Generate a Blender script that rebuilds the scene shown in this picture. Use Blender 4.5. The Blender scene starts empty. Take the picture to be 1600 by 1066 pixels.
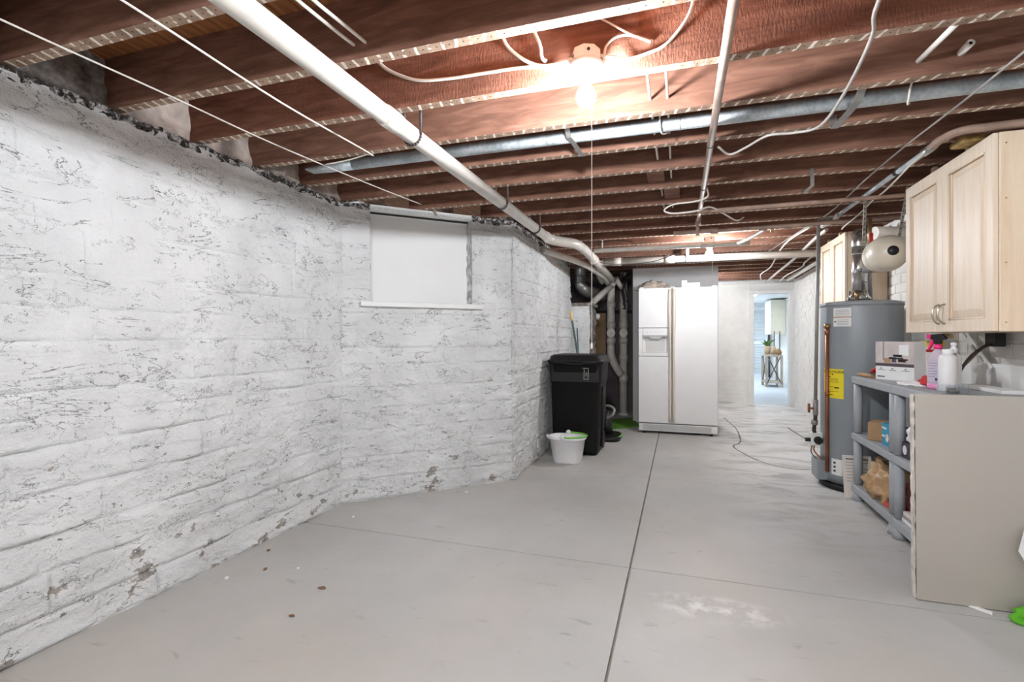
import bpy, bmesh, math, random
from mathutils import Vector, Matrix, noise
random.seed(7)
R = math.radians
scene = bpy.context.scene
COL = scene.collection

# ------------------------------------------------------------------ camera, world, exposure
cam_d = bpy.data.cameras.new('camera'); cam = bpy.data.objects.new('camera', cam_d); COL.objects.link(cam)
cam_d.sensor_width = 36.0
cam_d.lens = 36.0 * 790.0 / 1600.0
cam_d.shift_y = -6.0 / 1600.0
cam_d.clip_start = 0.03
YAW = math.atan2(262, 790)
cam.location = (0, 0, 1.15)
cam.rotation_euler = (R(90), 0, YAW)
scene.camera = cam

world = bpy.data.worlds.new('world'); scene.world = world; world.use_nodes = True
world.node_tree.nodes['Background'].inputs[0].default_value = (0.8, 0.9, 1.0, 1)
world.node_tree.nodes['Background'].inputs[1].default_value = 0.3
vs = scene.view_settings
vs.view_transform = 'Standard'; vs.look = 'None'; vs.gamma = 1.0; vs.use_curve_mapping = False
vs.exposure = 0.99
scene.cycles.use_denoising = True
scene.cycles.max_bounces = 8
scene.cycles.diffuse_bounces = 6
scene.cycles.sample_clamp_indirect = 6.0

BULB_NEAR = 900.0      # emission of the bare bulbs, the rear ones unseen and added
BULB_FAR = 610.0
BULB_REAR_ADDED = 730.0

# ------------------------------------------------------------------ materials
def lin(c):
    return tuple(((x / 255.0) / 12.92 if x <= 10.3 else (((x / 255.0) + 0.055) / 1.055) ** 2.4) for x in c) + (1.0,)

class NT:
    def __init__(s, name):
        s.m = bpy.data.materials.new(name); s.m.use_nodes = True
        s.t = s.m.node_tree; s.b = s.t.nodes['Principled BSDF']
    def n(s, kind, **kw):
        nd = s.t.nodes.new(kind)
        for k, v in kw.items():
            if k in nd.inputs: nd.inputs[k].default_value = v
            else: setattr(nd, k, v)
        return nd
    def l(s, a, b): s.t.links.new(a, b)
    def coords(s, scale=(1, 1, 1), rot=(0, 0, 0)):
        tc = s.n('ShaderNodeTexCoord'); mp = s.n('ShaderNodeMapping')
        mp.inputs['Scale'].default_value = scale; mp.inputs['Rotation'].default_value = rot
        s.l(tc.outputs['Object'], mp.inputs['Vector']); return mp.outputs[0]
    def noise(s, vec, scale, detail=4, rough=0.55, dist=0.0):
        nd = s.n('ShaderNodeTexNoise'); nd.inputs['Scale'].default_value = scale
        nd.inputs['Detail'].default_value = detail; nd.inputs['Roughness'].default_value = rough
        nd.inputs['Distortion'].default_value = dist
        s.l(vec, nd.inputs['Vector']); return nd.outputs[0]
    def ramp(s, val, stops, interp='LINEAR'):
        nd = s.n('ShaderNodeValToRGB'); cr = nd.color_ramp; cr.interpolation = interp
        while len(cr.elements) < len(stops): cr.elements.new(0.5)
        for e, (p, c) in zip(cr.elements, stops):
            e.position = p; e.color = c if len(c) == 4 else tuple(c) + (1,)
        s.l(val, nd.inputs[0]); return nd.outputs[0]
    def mix(s, fac, a, b, mode='MIX'):
        nd = s.n('ShaderNodeMix', data_type='RGBA', blend_type=mode)
        for sock, v in ((nd.inputs[0], fac), (nd.inputs[6], a), (nd.inputs[7], b)):
            if hasattr(v, 'links'): s.l(v, sock)
            else: sock.default_value = v
        return nd.outputs[2]
    def math(s, op, a, b=0.0, c=None):
        nd = s.n('ShaderNodeMath', operation=op)
        for sock, v in zip(nd.inputs, (a, b, c)):
            if v is None: continue
            if hasattr(v, 'links'): s.l(v, sock)
            else: sock.default_value = v
        return nd.outputs[0]
    def bump(s, h, strength=0.3, dist=0.01, prev=None):
        nd = s.n('ShaderNodeBump'); nd.inputs['Strength'].default_value = strength
        nd.inputs['Distance'].default_value = dist
        s.l(h, nd.inputs['Height'])
        if prev: s.l(prev, nd.inputs['Normal'])
        return nd.outputs[0]
    def done(s, col=None, rough=None, nrm=None, metal=0.0, spec=None):
        for k, v in (('Base Color', col), ('Roughness', rough), ('Normal', nrm)):
            if v is None: continue
            if hasattr(v, 'links'): s.l(v, s.b.inputs[k])
            else: s.b.inputs[k].default_value = v
        s.b.inputs['Metallic'].default_value = metal
        if spec is not None: s.b.inputs['Specular IOR Level'].default_value = spec
        return s.m

MATS = {}
def plain(name, rgb, rough=0.5, metal=0.0, var=0.06, scale=9.0, bump=0.0, bscale=60.0, stretch=(1, 1, 1), spec=None):
    if name in MATS: return MATS[name]
    k = NT(name); v = k.coords(stretch)
    f = k.noise(v, scale, 5)
    c = lin(rgb)
    a = tuple(min(1, x * (1 - 2.2 * var)) for x in c[:3]) + (1,); b = tuple(min(1, x * (1 + 1.4 * var)) for x in c[:3]) + (1,)
    col = k.ramp(f, [(0.3, a), (0.7, b)])
    nrm = k.bump(k.noise(v, bscale, 4), bump, 0.004) if bump else None
    MATS[name] = k.done(col, rough, nrm, metal, spec); return MATS[name]

def emit(name, rgb, strength):
    k = NT(name); c = lin(rgb)
    k.b.inputs['Base Color'].default_value = (0.9, 0.9, 0.9, 1)
    k.b.inputs['Emission Color'].default_value = c; k.b.inputs['Emission Strength'].default_value = strength
    MATS[name] = k.m; return k.m

def m_painted_stone():
    k = NT('painted_stone'); v = k.coords((1, 1, 3.2)); w = k.coords((1, 1, 1.5)); u = k.coords()
    n1 = k.noise(v, 2.6, 6, 0.64, 0.5)
    line = k.math('LESS_THAN', k.math('ABSOLUTE', k.math('SUBTRACT', n1, 0.5)), 0.0045)
    brk = k.math('GREATER_THAN', k.noise(w, 7.0, 2), 0.50)
    n2 = k.noise(w, 9.0, 5, 0.66, 0.8)
    line2 = k.math('LESS_THAN', k.math('ABSOLUTE', k.math('SUBTRACT', n2, 0.54)), 0.0042)
    brk2 = k.math('GREATER_THAN', k.noise(v, 3.1, 2), 0.52)
    crack = k.math('MAXIMUM', k.math('MULTIPLY', line, brk), k.math('MULTIPLY', line2, brk2))
    tone = k.ramp(k.noise(u, 3.0, 5), [(0.3, lin((214, 215, 214))), (0.7, lin((234, 235, 234)))])
    stain = k.ramp(k.noise(w, 5.5, 7, 0.6), [(0.60, (0, 0, 0)), (0.72, (1, 1, 1))])
    tone = k.mix(k.math('MULTIPLY', stain, 0.22), tone, lin((150, 150, 150)))
    # flaked bare stone, scattered near the foot of the wall
    sep = k.n('ShaderNodeSeparateXYZ'); tc = k.n('ShaderNodeTexCoord'); k.l(tc.outputs['Object'], sep.inputs[0])
    low = k.n('ShaderNodeMapRange'); low.inputs[1].default_value = 0.05; low.inputs[2].default_value = 0.55
    low.inputs[3].default_value = 0.10; low.inputs[4].default_value = 0.0; k.l(sep.outputs[2], low.inputs[0])
    fl = k.math('GREATER_THAN', k.math('ADD', k.noise(k.coords((1, 1, 1.8)), 6.0, 8, 0.62), low.outputs[0]), 0.695)
    bare = k.ramp(k.noise(u, 30, 4), [(0.35, lin((136, 131, 126))), (0.65, lin((190, 182, 174)))])
    tone = k.mix(fl, tone, bare)
    col = k.mix(k.math('MULTIPLY', crack, 0.8), tone, lin((78, 76, 74)))
    b1 = k.bump(k.noise(w, 30, 5, 0.7), 1.0, 0.018)
    b2 = k.bump(k.math('SUBTRACT', 1.0, crack), 0.5, 0.006, b1)
    MATS['painted_stone'] = k.done(col, 0.62, b2, 0, 0.3)

def m_bare_stone():
    k = NT('bare_stone'); u = k.coords()
    col = k.ramp(k.noise(u, 14, 8, 0.65), [(0.3, lin((70, 64, 60))), (0.5, lin((140, 132, 125))), (0.7, lin((196, 190, 184)))])
    MATS['bare_stone'] = k.done(col, 0.9, k.bump(k.noise(u, 30, 8, 0.7), 0.9, 0.02))
    k = NT('crumbled_mortar'); u = k.coords()
    col = k.ramp(k.noise(u, 26, 7, 0.7, 1.2), [(0.40, lin((26, 22, 21))), (0.5, lin((92, 86, 82))), (0.58, lin((205, 203, 200)))])
    MATS['crumbled_mortar'] = k.done(col, 0.95, k.bump(k.noise(u, 40, 8, 0.7), 1.0, 0.02))

def m_concrete():
    k = NT('concrete'); u = k.coords(); st = k.coords((1, 2.2, 1))
    base = k.ramp(k.noise(u, 0.9, 6, 0.6), [(0.3, lin((168, 169, 166))), (0.55, lin((182, 182, 179))), (0.75, lin((192, 192, 190)))])
    base = k.mix(k.math('MULTIPLY', k.ramp(k.noise(k.coords((1.0, 0.7, 1)), 0.8, 4), [(0.45, (0, 0, 0)), (0.62, (1, 1, 1))]), 0.32), base, lin((194, 180, 164)))
    # worn whitish paint patches
    sep = k.n('ShaderNodeSeparateXYZ'); tc = k.n('ShaderNodeTexCoord'); k.l(tc.outputs['Object'], sep.inputs[0])
    mx = k.n('ShaderNodeMapRange'); mx.inputs[1].default_value = 0.15; mx.inputs[2].default_value = 0.6; k.l(sep.outputs[0], mx.inputs[0])
    my = k.n('ShaderNodeMapRange'); my.inputs[1].default_value = 2.7; my.inputs[2].default_value = 5.0; k.l(sep.outputs[1], my.inputs[0])
    reg = k.math('MULTIPLY', mx.outputs[0], my.outputs[0])
    pn = k.ramp(k.noise(st, 2.2, 9, 0.68, 0.6), [(0.38, (0, 0, 0)), (0.52, (1, 1, 1))])
    col = k.mix(k.math('MULTIPLY', k.math('MULTIPLY', pn, reg), 0.9), base, lin((228, 228, 226)))
    # chalky smear on the near slab
    dx = k.math('MULTIPLY', k.math('SUBTRACT', sep.outputs[0], 0.14), 3.6)
    dy = k.math('MULTIPLY', k.math('SUBTRACT', sep.outputs[1], 2.30), 9.0)
    r2 = k.math('ADD', k.math('MULTIPLY', dx, dx), k.math('MULTIPLY', dy, dy))
    sm = k.n('ShaderNodeMapRange'); sm.inputs[1].default_value = 1.3; sm.inputs[2].default_value = 0.0; k.l(r2, sm.inputs[0])
    sn = k.ramp(k.noise(u, 11, 8, 0.65), [(0.45, (0, 0, 0)), (0.6, (1, 1, 1))])
    col = k.mix(k.math('MULTIPLY', k.math('MULTIPLY', sm.outputs[0], sn), 0.75), col, lin((226, 224, 220)))
    # dark scuffs
    sc = k.math('MULTIPLY', k.ramp(k.noise(k.coords((1.2, 3.0, 1)), 5.0, 8, 0.62, 0.4), [(0.62, (0, 0, 0)), (0.72, (1, 1, 1))]), 0.4)
    col = k.mix(sc, col, lin((120, 112, 104)))
    sp = k.math('MULTIPLY', k.math('GREATER_THAN', k.noise(u, 60, 2), 0.76), 0.4)
    col = k.mix(sp, col, lin((110, 104, 98)))
    rg = k.ramp(k.noise(u, 4, 5), [(0.3, (0.42, 0.42, 0.42)), (0.7, (0.62, 0.62, 0.62))])
    MATS['concrete'] = k.done(col, rg, k.bump(k.noise(u, 22, 7, 0.6), 0.12, 0.01), 0, 0.35)

def m_wood(name, c1, c2, c3, stretch, scale=6.0, rough=0.7, bump=0.2, fine=None):
    k = NT(name); v = k.coords(stretch); u = k.coords()
    g = k.noise(v, scale, 7, 0.6, 0.7)
    col = k.ramp(g, [(0.3, lin(c1)), (0.5, lin(c2)), (0.7, lin(c3))])
    col = k.mix(0.25, col, k.ramp(k.noise(u, 2.2, 4), [(0.35, lin(c1)), (0.65, lin(c3))]))
    nr = k.bump(k.noise(v, scale * 3, 6), bump, 0.004)
    if fine: nr = k.bump(k.noise(k.coords(fine), 9.0, 4, 0.6), 0.55, 0.006, nr)
    MATS[name] = k.done(col, rough, nr, 0, 0.3)

def m_lath():
    k = NT('joist_underside'); tc = k.n('ShaderNodeTexCoord'); sep = k.n('ShaderNodeSeparateXYZ'); k.l(tc.outputs['Object'], sep.inputs[0])
    u = k.coords()
    x = k.math('ADD', sep.outputs[0], k.math('MULTIPLY', k.noise(u, 9, 3), 0.035))
    x = k.math('ADD', x, k.math('MULTIPLY', sep.outputs[1], 0.25))
    fr = k.math('FRACT', k.math('MULTIPLY', x, 21.0))
    st = k.math('LESS_THAN', fr, 0.24)
    brk = k.math('GREATER_THAN', k.noise(u, 30, 4), 0.46)
    wood = k.ramp(k.noise(u, 12, 5), [(0.3, lin((128, 102, 84))), (0.7, lin((178, 150, 126)))])
    col = k.mix(k.math('MULTIPLY', st, brk), wood, lin((232, 222, 210)))
    fx = k.math('SUBTRACT', fr, 0.62)
    fy = k.math('MULTIPLY', k.math('SUBTRACT', sep.outputs[1], 0.022), 21.0)
    nail = k.math('LESS_THAN', k.math('ADD', k.math('MULTIPLY', fx, fx), k.math('MULTIPLY', fy, fy)), 0.004)
    col = k.mix(nail, col, lin((40, 34, 30)))
    MATS['joist_underside'] = k.done(col, 0.85, k.bump(k.noise(u, 45, 6), 0.5, 0.006))

def m_galv():
    k = NT('galvanized'); u = k.coords()
    vo = k.n('ShaderNodeTexVoronoi'); vo.inputs['Scale'].default_value = 70; k.l(u, vo.inputs['Vector'])
    col = k.mix(0.35, k.ramp(k.noise(u, 9, 6, 0.65), [(0.3, lin((150, 160, 164))), (0.7, lin((206, 212, 215)))]), vo.outputs['Distance'], 'SOFT_LIGHT')
    MATS['galvanized'] = k.done(col, 0.5, None, 0.25)

def m_glassy(name, rgb, alpha):
    k = NT(name); k.b.inputs['Base Color'].default_value = lin(rgb); k.b.inputs['Roughness'].default_value = 0.12
    k.b.inputs['Transmission Weight'].default_value = alpha; k.b.inputs['IOR'].default_value = 1.12
    MATS[name] = k.m

m_painted_stone(); m_bare_stone(); m_concrete(); m_lath(); m_galv()
m_wood('joist_wood', (82, 57, 46), (119, 83, 67), (147, 109, 91), (1.0, 6, 6), 4.0, 0.75, 0.25)
m_wood('rough_sawn', (82, 52, 40), (120, 79, 62), (147, 103, 85), (1.0, 6, 6), 4.0, 0.85, 0.3, (14.0, 14.0, 5.0))
m_wood('subfloor', (112, 66, 36), (146, 92, 54), (178, 120, 76), (7, 0.8, 7), 5.0, 0.7, 0.15)
m_wood('maple', (214, 190, 160), (224, 203, 176), (231, 213, 190), (9, 9, 0.7), 3.0, 0.38, 0.05)
m_wood('maple_door', (214, 194, 170), (224, 207, 186), (232, 218, 200), (9, 9, 0.7), 3.0, 0.5, 0.05)
m_wood('tan_board', (140, 108, 76), (168, 134, 98), (186, 152, 116), (9, 9, 0.8), 3.0, 0.6, 0.1)
m_wood('table_wood', (150, 140, 126), (176, 166, 152), (196, 188, 176), (6, 6, 2), 3.0, 0.6, 0.1)
m_glassy('clear_plastic', (248, 250, 252), 0.95)
m_glassy('pink_liquid_bottle', (226, 214, 226), 0.35)
plain('pvc', (208, 202, 193), 0.4, var=0.05)
plain('pvc_beige', (222, 214, 202), 0.45, var=0.08)
plain('iron_painted', (160, 134, 118), 0.6, var=0.14)
plain('iron_dark', (70, 64, 60), 0.55, var=0.15, metal=0.5)
plain('cable_white', (224, 218, 208), 0.5, var=0.04)
plain('cable_grey', (150, 144, 138), 0.5, var=0.06)
plain('porcelain', (234, 230, 222), 0.3, var=0.03)
plain('white_paint', (224, 224, 221), 0.55, var=0.02)
plain('board_white', (228, 228, 226), 0.6, var=0.02, scale=2)
plain('reveal_grey', (176, 174, 172), 0.8, var=0.1, scale=12, bump=0.8, bscale=40)
plain('infill_lit', (196, 184, 174), 0.9, var=0.22, scale=9, bump=1.0, bscale=30)
plain('partition_grey', (196, 195, 194), 0.7, var=0.02, scale=2)
plain('brick_paint', (228, 227, 222), 0.6, var=0.03, bump=0.5, bscale=70)
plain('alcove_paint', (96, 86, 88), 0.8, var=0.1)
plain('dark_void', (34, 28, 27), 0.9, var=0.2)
plain('fridge_white', (217, 216, 214), 0.32, var=0.01)
plain('fridge_trim', (206, 196, 178), 0.4, var=0.02)
plain('fridge_shade', (196, 194, 190), 0.4, var=0.02)
plain('grille_grey', (188, 187, 184), 0.45, var=0.03)
plain('black_plastic', (20, 19, 19), 0.5, var=0.1)
plain('bin_black', (13, 12, 12), 0.55, var=0.08, spec=0.3)
plain('bin_band', (22, 20, 19), 0.5, var=0.06, spec=0.35)
plain('emblem_grey', (150, 148, 144), 0.5)
plain('bucket_white', (226, 226, 226), 0.4, var=0.02)
plain('lime', (112, 190, 60), 0.5, var=0.05)
plain('mat_green', (84, 132, 34), 0.9, var=0.12, scale=60, bump=0.6, bscale=200)
plain('heater_grey', (140, 146, 150), 0.38, var=0.02, spec=0.5)
plain('heater_cap', (150, 154, 158), 0.4, var=0.03)
plain('label_white', (226, 226, 222), 0.6, var=0.01)
plain('label_orange', (196, 130, 96), 0.6)
plain('label_yellow', (240, 218, 40), 0.6, var=0.01)
plain('ink', (24, 24, 26), 0.7)
plain('ink_grey', (150, 150, 150), 0.7)
plain('copper', (160, 100, 72), 0.4, metal=0.6, var=0.12)
plain('brass', (170, 140, 100), 0.35, metal=0.8, var=0.1)
plain('chrome', (196, 194, 190), 0.25, metal=0.9, var=0.06)
plain('sheet_metal', (176, 174, 170), 0.38, metal=0.75, var=0.1)
plain('grey_metal', (150, 148, 145), 0.5, metal=0.3, var=0.06)
plain('tank_beige', (216, 206, 188), 0.35, var=0.02)
plain('red_plastic', (176, 30, 30), 0.45, var=0.05)
plain('shelf_grey', (164, 168, 172), 0.5, var=0.03)
plain('panel_beige', (178, 172, 162), 0.62, var=0.025, scale=1.6)
plain('panel_edge', (206, 200, 190), 0.8, var=0.14, scale=24, bump=0.5)
plain('cardboard', (176, 142, 104), 0.8, var=0.05)
plain('cardboard_dark', (140, 106, 72), 0.8, var=0.05)
plain('box_blue', (36, 150, 186), 0.5, var=0.04)
plain('box_print', (204, 194, 190), 0.45, var=0.08, scale=14)
plain('box_dark', (84, 74, 82), 0.45, var=0.05)
plain('bag_tan', (186, 152, 112), 0.42, var=0.12, scale=14)
plain('bag_white', (228, 227, 226), 0.5, var=0.03)
plain('paper', (222, 214, 204), 0.8, var=0.03)
plain('paper_white', (236, 236, 234), 0.7, var=0.02)
plain('paper_red', (196, 84, 72), 0.6, var=0.05)
plain('pink', (226, 44, 122), 0.4, var=0.04)
plain('pink_soft', (232, 150, 196), 0.3, var=0.04)
plain('lilac', (196, 186, 204), 0.5, var=0.04)
plain('purple_dark', (58, 48, 66), 0.5, var=0.06)
plain('dark_red', (92, 34, 30), 0.6, var=0.1)
plain('cloth_taupe', (190, 176, 164), 0.9, var=0.1, scale=24, bump=0.4, bscale=120)
plain('cloth_green', (96, 180, 40), 0.85, var=0.08, bump=0.4, bscale=150)
plain('cloth_red', (196, 50, 48), 0.8, var=0.08)
plain('broom_green', (78, 98, 94), 0.45, var=0.05)
plain('broom_tip', (214, 186, 130), 0.6, var=0.05)
plain('nickel', (186, 180, 170), 0.28, metal=0.9, var=0.03)
plain('leaf_brown', (128, 92, 62), 0.8, var=0.15)
plain('plaster_chip', (222, 220, 216), 0.8)
plain('crack_dark', (128, 118, 108), 0.9, var=0.15, scale=20)
plain('joint_dark', (136, 130, 122), 0.9, var=0.1)
plain('leaf_green', (92, 130, 60), 0.6, var=0.2, scale=30)
plain('pot_wood', (190, 168, 136), 0.7, var=0.1)
plain('louver_white', (232, 238, 242), 0.5, var=0.01)
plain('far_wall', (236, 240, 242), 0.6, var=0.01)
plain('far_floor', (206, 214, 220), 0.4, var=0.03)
plain('cream_cabinet', (226, 220, 200), 0.45, var=0.02)
plain('vent_dark', (60, 62, 66), 0.6)
plain('mirror_frame', (96, 90, 84), 0.5)
plain('debris', (168, 140, 84), 0.9, var=0.2, scale=30, bump=1.0)
plain('yellow', (222, 196, 84), 0.5)
plain('foil', (160, 156, 150), 0.42, metal=0.5, var=0.2, scale=30, bump=0.6, bscale=40)
emit('bulb_near', (246, 249, 255), BULB_NEAR)
emit('bulb_far', (246, 249, 255), BULB_FAR)
emit('bulb_rear_added', (242, 247, 255), BULB_REAR_ADDED)
emit('panel_light', (236, 244, 255), 26.0)

# ------------------------------------------------------------------ mesh builder
def V(*a): return Vector(a)
class MB:
    def __init__(s): s.v = []; s.f = []; s.sm = []; s.mi = []; s.cur = 0
    def add(s, verts, faces, smooth=False):
        o = len(s.v); s.v += [Vector(p) for p in verts]
        for f in faces: s.f.append([o + i for i in f]); s.sm.append(smooth); s.mi.append(s.cur)
        return s
    def box(s, lo, hi, M=None):
        x0, y0, z0 = lo; x1, y1, z1 = hi
        p = [V(x0,y0,z0),V(x1,y0,z0),V(x1,y1,z0),V(x0,y1,z0),V(x0,y0,z1),V(x1,y0,z1),V(x1,y1,z1),V(x0,y1,z1)]
        if M: p = [M @ q for q in p]
        return s.add(p, [(3,2,1,0),(4,5,6,7),(0,1,5,4),(1,2,6,5),(2,3,7,6),(3,0,4,7)])
    def cbox(s, c, size, M=None):
        h = [x / 2 for x in size]
        if M: return s.box([-x for x in h], h, Matrix.Translation(c) @ M)
        return s.box([c[i] - h[i] for i in range(3)], [c[i] + h[i] for i in range(3)])
    def tube(s, path, r, n=12, caps=True, smooth=True):
        path = [Vector(p) for p in path]; m = len(path)
        rs = r if isinstance(r, (list, tuple)) else [r] * m
        T = []
        for i in range(m):
            a = path[max(0, i - 1)]; b = path[min(m - 1, i + 1)]; t = (b - a)
            T.append(t.normalized() if t.length > 1e-9 else Vector((0, 0, 1)))
        up = Vector((0, 0, 1)) if abs(T[0].z) < 0.9 else Vector((1, 0, 0))
        N = (up - T[0] * up.dot(T[0])).normalized(); vs_ = []
        for i in range(m):
            N = (N - T[i] * N.dot(T[i])).normalized(); B = T[i].cross(N)
            for j in range(n):
                a = 2 * math.pi * j / n
                vs_.append(path[i] + (N * math.cos(a) + B * math.sin(a)) * rs[i])
        fs = [(i*n+j, i*n+(j+1)%n, (i+1)*n+(j+1)%n, (i+1)*n+j) for i in range(m-1) for j in range(n)]
        s.add(vs_, fs, smooth)
        if caps:
            o = len(s.v) - len(vs_)
            s.f.append([o + j for j in range(n)][::-1]); s.sm.append(False); s.mi.append(s.cur)
            s.f.append([o + (m-1)*n + j for j in range(n)]); s.sm.append(False); s.mi.append(s.cur)
        return s
    def cyl(s, a, b, r, n=16, r2=None): return s.tube([a, b], [r, r if r2 is None else r2], n)
    def lathe(s, prof, org=(0,0,0), M=None, n=24, smooth=True):
        org = Vector(org); vs_ = []
        for (r, z) in prof:
            for j in range(n):
                a = 2*math.pi*j/n; p = Vector((r*math.cos(a), r*math.sin(a), z))
                vs_.append(org + (M @ p if M else p))
        m = len(prof)
        fs = [(i*n+j, i*n+(j+1)%n, (i+1)*n+(j+1)%n, (i+1)*n+j) for i in range(m-1) for j in range(n)]
        s.add(vs_, fs, smooth); o = len(s.v) - len(vs_)
        if prof[0][0] > 1e-5: s.f.append([o+j for j in range(n)][::-1]); s.sm.append(False); s.mi.append(s.cur)
        if prof[-1][0] > 1e-5: s.f.append([o+(m-1)*n+j for j in range(n)]); s.sm.append(False); s.mi.append(s.cur)
        return s
    def loft(s, secs, n=6, smooth=True, M=None, cap=(True, True)):
        # rounded rectangles (z, cx, cy, hx, hy, radius)
        vs_ = []
        for (z, cx, cy, hx, hy, r) in secs:
            for q, (sx, sy) in enumerate(((1,1),(-1,1),(-1,-1),(1,-1))):
                for j in range(n):
                    a = math.pi/2*(q + j/(n-1))
                    p = Vector((cx + sx*(hx-r) + r*math.cos(a), cy + sy*(hy-r) + r*math.sin(a), z))
                    vs_.append(M @ p if M else p)
        k = 4*n; m = len(secs)
        s.add(vs_, [(i*k+j, i*k+(j+1)%k, (i+1)*k+(j+1)%k, (i+1)*k+j) for i in range(m-1) for j in range(k)], smooth)
        o = len(s.v) - len(vs_)
        if cap[0]: s.f.append([o+j for j in range(k)][::-1]); s.sm.append(False); s.mi.append(s.cur)
        if cap[1]: s.f.append([o+(m-1)*k+j for j in range(k)]); s.sm.append(False); s.mi.append(s.cur)
        return s
    def prism(s, poly, a, b, axis='z', M=None):
        n = len(poly)
        def mk(p, h):
            q = {'z': Vector((p[0], p[1], h)), 'x': Vector((h, p[0], p[1])), 'y': Vector((p[0], h, p[1]))}[axis]
            return M @ q if M else q
        vs_ = [mk(p, a) for p in poly] + [mk(p, b) for p in poly]
        fs = [list(range(n))[::-1], [n+i for i in range(n)]] + [(i, (i+1)%n, n+(i+1)%n, n+i) for i in range(n)]
        return s.add(vs_, fs)
    def grid(s, fn, nu, nv, smooth=True):
        vs_ = [fn(i/(nu-1), j/(nv-1)) for j in range(nv) for i in range(nu)]
        return s.add(vs_, [(j*nu+i, j*nu+i+1, (j+1)*nu+i+1, (j+1)*nu+i) for j in range(nv-1) for i in range(nu-1)], smooth)
    def text(s, body, size, M, font_bold=False):
        cu = bpy.data.curves.new('lettering', 'FONT'); cu.body = body; cu.size = size; cu.align_x = 'CENTER'; cu.align_y = 'CENTER'
        cu.offset = 0.012 * size if font_bold else 0.0; cu.resolution_u = 2
        o = bpy.data.objects.new('lettering', cu); COL.objects.link(o)
        dg = bpy.context.evaluated_depsgraph_get(); me = o.evaluated_get(dg).to_mesh()
        s.add([M(v.co) if callable(M) else M @ v.co for v in me.vertices], [tuple(p.vertices) for p in me.polygons])
        o.evaluated_get(dg).to_mesh_clear(); bpy.data.objects.remove(o); bpy.data.curves.remove(cu); return s
    def build(s, name, mat, parent=None, bevel=0.0, solid=0.0, seg=2, recalc=True):
        off = Vector(ORG.get(parent.name, (0, 0, 0))) if parent else Vector((0, 0, 0))
        return s._mk(name, mat, parent, off, bevel, solid, seg, recalc)
    def _mk(s, name, mat, parent, off, bevel, solid, seg, recalc):
        me = bpy.data.meshes.new(name)
        me.from_pydata([tuple(p - off) for p in s.v], [], s.f); 
        mats = mat if isinstance(mat, (list, tuple)) else [mat]
        for q in mats: me.materials.append(MATS[q])
        me.polygons.foreach_set('use_smooth', s.sm); me.polygons.foreach_set('material_index', s.mi)
        if recalc:
            bm = bmesh.new(); bm.from_mesh(me); bmesh.ops.recalc_face_normals(bm, faces=bm.faces); bm.to_mesh(me); bm.free()
        me.update()
        o = bpy.data.objects.new(name, me); COL.objects.link(o)
        if parent: o.parent = parent; ORG[o.name] = tuple(off)
        if bevel:
            b = o.modifiers.new('bevel', 'BEVEL'); b.width = bevel; b.segments = seg; b.limit_method = 'ANGLE'; b.angle_limit = R(40)
        if solid:
            b = o.modifiers.new('solid', 'SOLIDIFY'); b.thickness = solid; b.offset = -1
        return o
    def thing(s, name, mat, label, cat, base=None, group=None, **kw):
        # a top-level thing that is one mesh, origin at its base
        if base is None:
            lo = Vector([min(p[i] for p in s.v) for i in range(3)]); hi = Vector([max(p[i] for p in s.v) for i in range(3)])
            base = Vector(((lo.x+hi.x)/2, (lo.y+hi.y)/2, lo.z))
        o = s._mk(name, mat, None, Vector(base), kw.get('bevel', 0), kw.get('solid', 0), 2, True)
        o.location = base; ORG[o.name] = tuple(base)
        o['label'] = label; o['category'] = cat
        if group: o['group'] = group
        return o
ORG = {}
def thing(name, label, cat, loc, group=None):
    o = bpy.data.objects.new(name, None); COL.objects.link(o); o.location = loc; o.empty_display_size = 0.1
    o['label'] = label; o['category'] = cat; ORG[o.name] = tuple(loc)
    if group: o['group'] = group
    return o
def struct(mb, name, mat, **kw):
    o = mb.build(name, mat, None, **kw); o['kind'] = 'structure'; return o
def sempty(name):
    o = bpy.data.objects.new(name, None); COL.objects.link(o); o['kind'] = 'structure'; ORG[o.name] = (0, 0, 0); return o
def link_copy(o, parent, loc, name=None):
    c = o.copy(); COL.objects.link(c); c.parent = parent; c.location = loc; ORG[c.name] = ORG.get(parent.name, (0,0,0)); return c
def smooth(pts, k=6):
    P = [Vector(p) for p in pts]; P = [P[0]*2 - P[1]] + P + [P[-1]*2 - P[-2]]; out = []
    for i in range(1, len(P)-2):
        for j in range(k):
            t = j/k; a, b, c, d = P[i-1], P[i], P[i+1], P[i+2]
            out.append(0.5*((2*b) + (c-a)*t + (2*a-5*b+4*c-d)*t*t + (3*b-a-3*c+d)*t**3))
    out.append(P[-2]); return out
def arc(c, u, w, r, a0, a1, n=8):
    c = Vector(c); u = Vector(u); w = Vector(w)
    return [c + u*r*math.cos(a0+(a1-a0)*i/n) + w*r*math.sin(a0+(a1-a0)*i/n) for i in range(n+1)]
def N3(p, f): return noise.noise(Vector((p[0]*f, p[1]*f, p[2]*f)))

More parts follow.
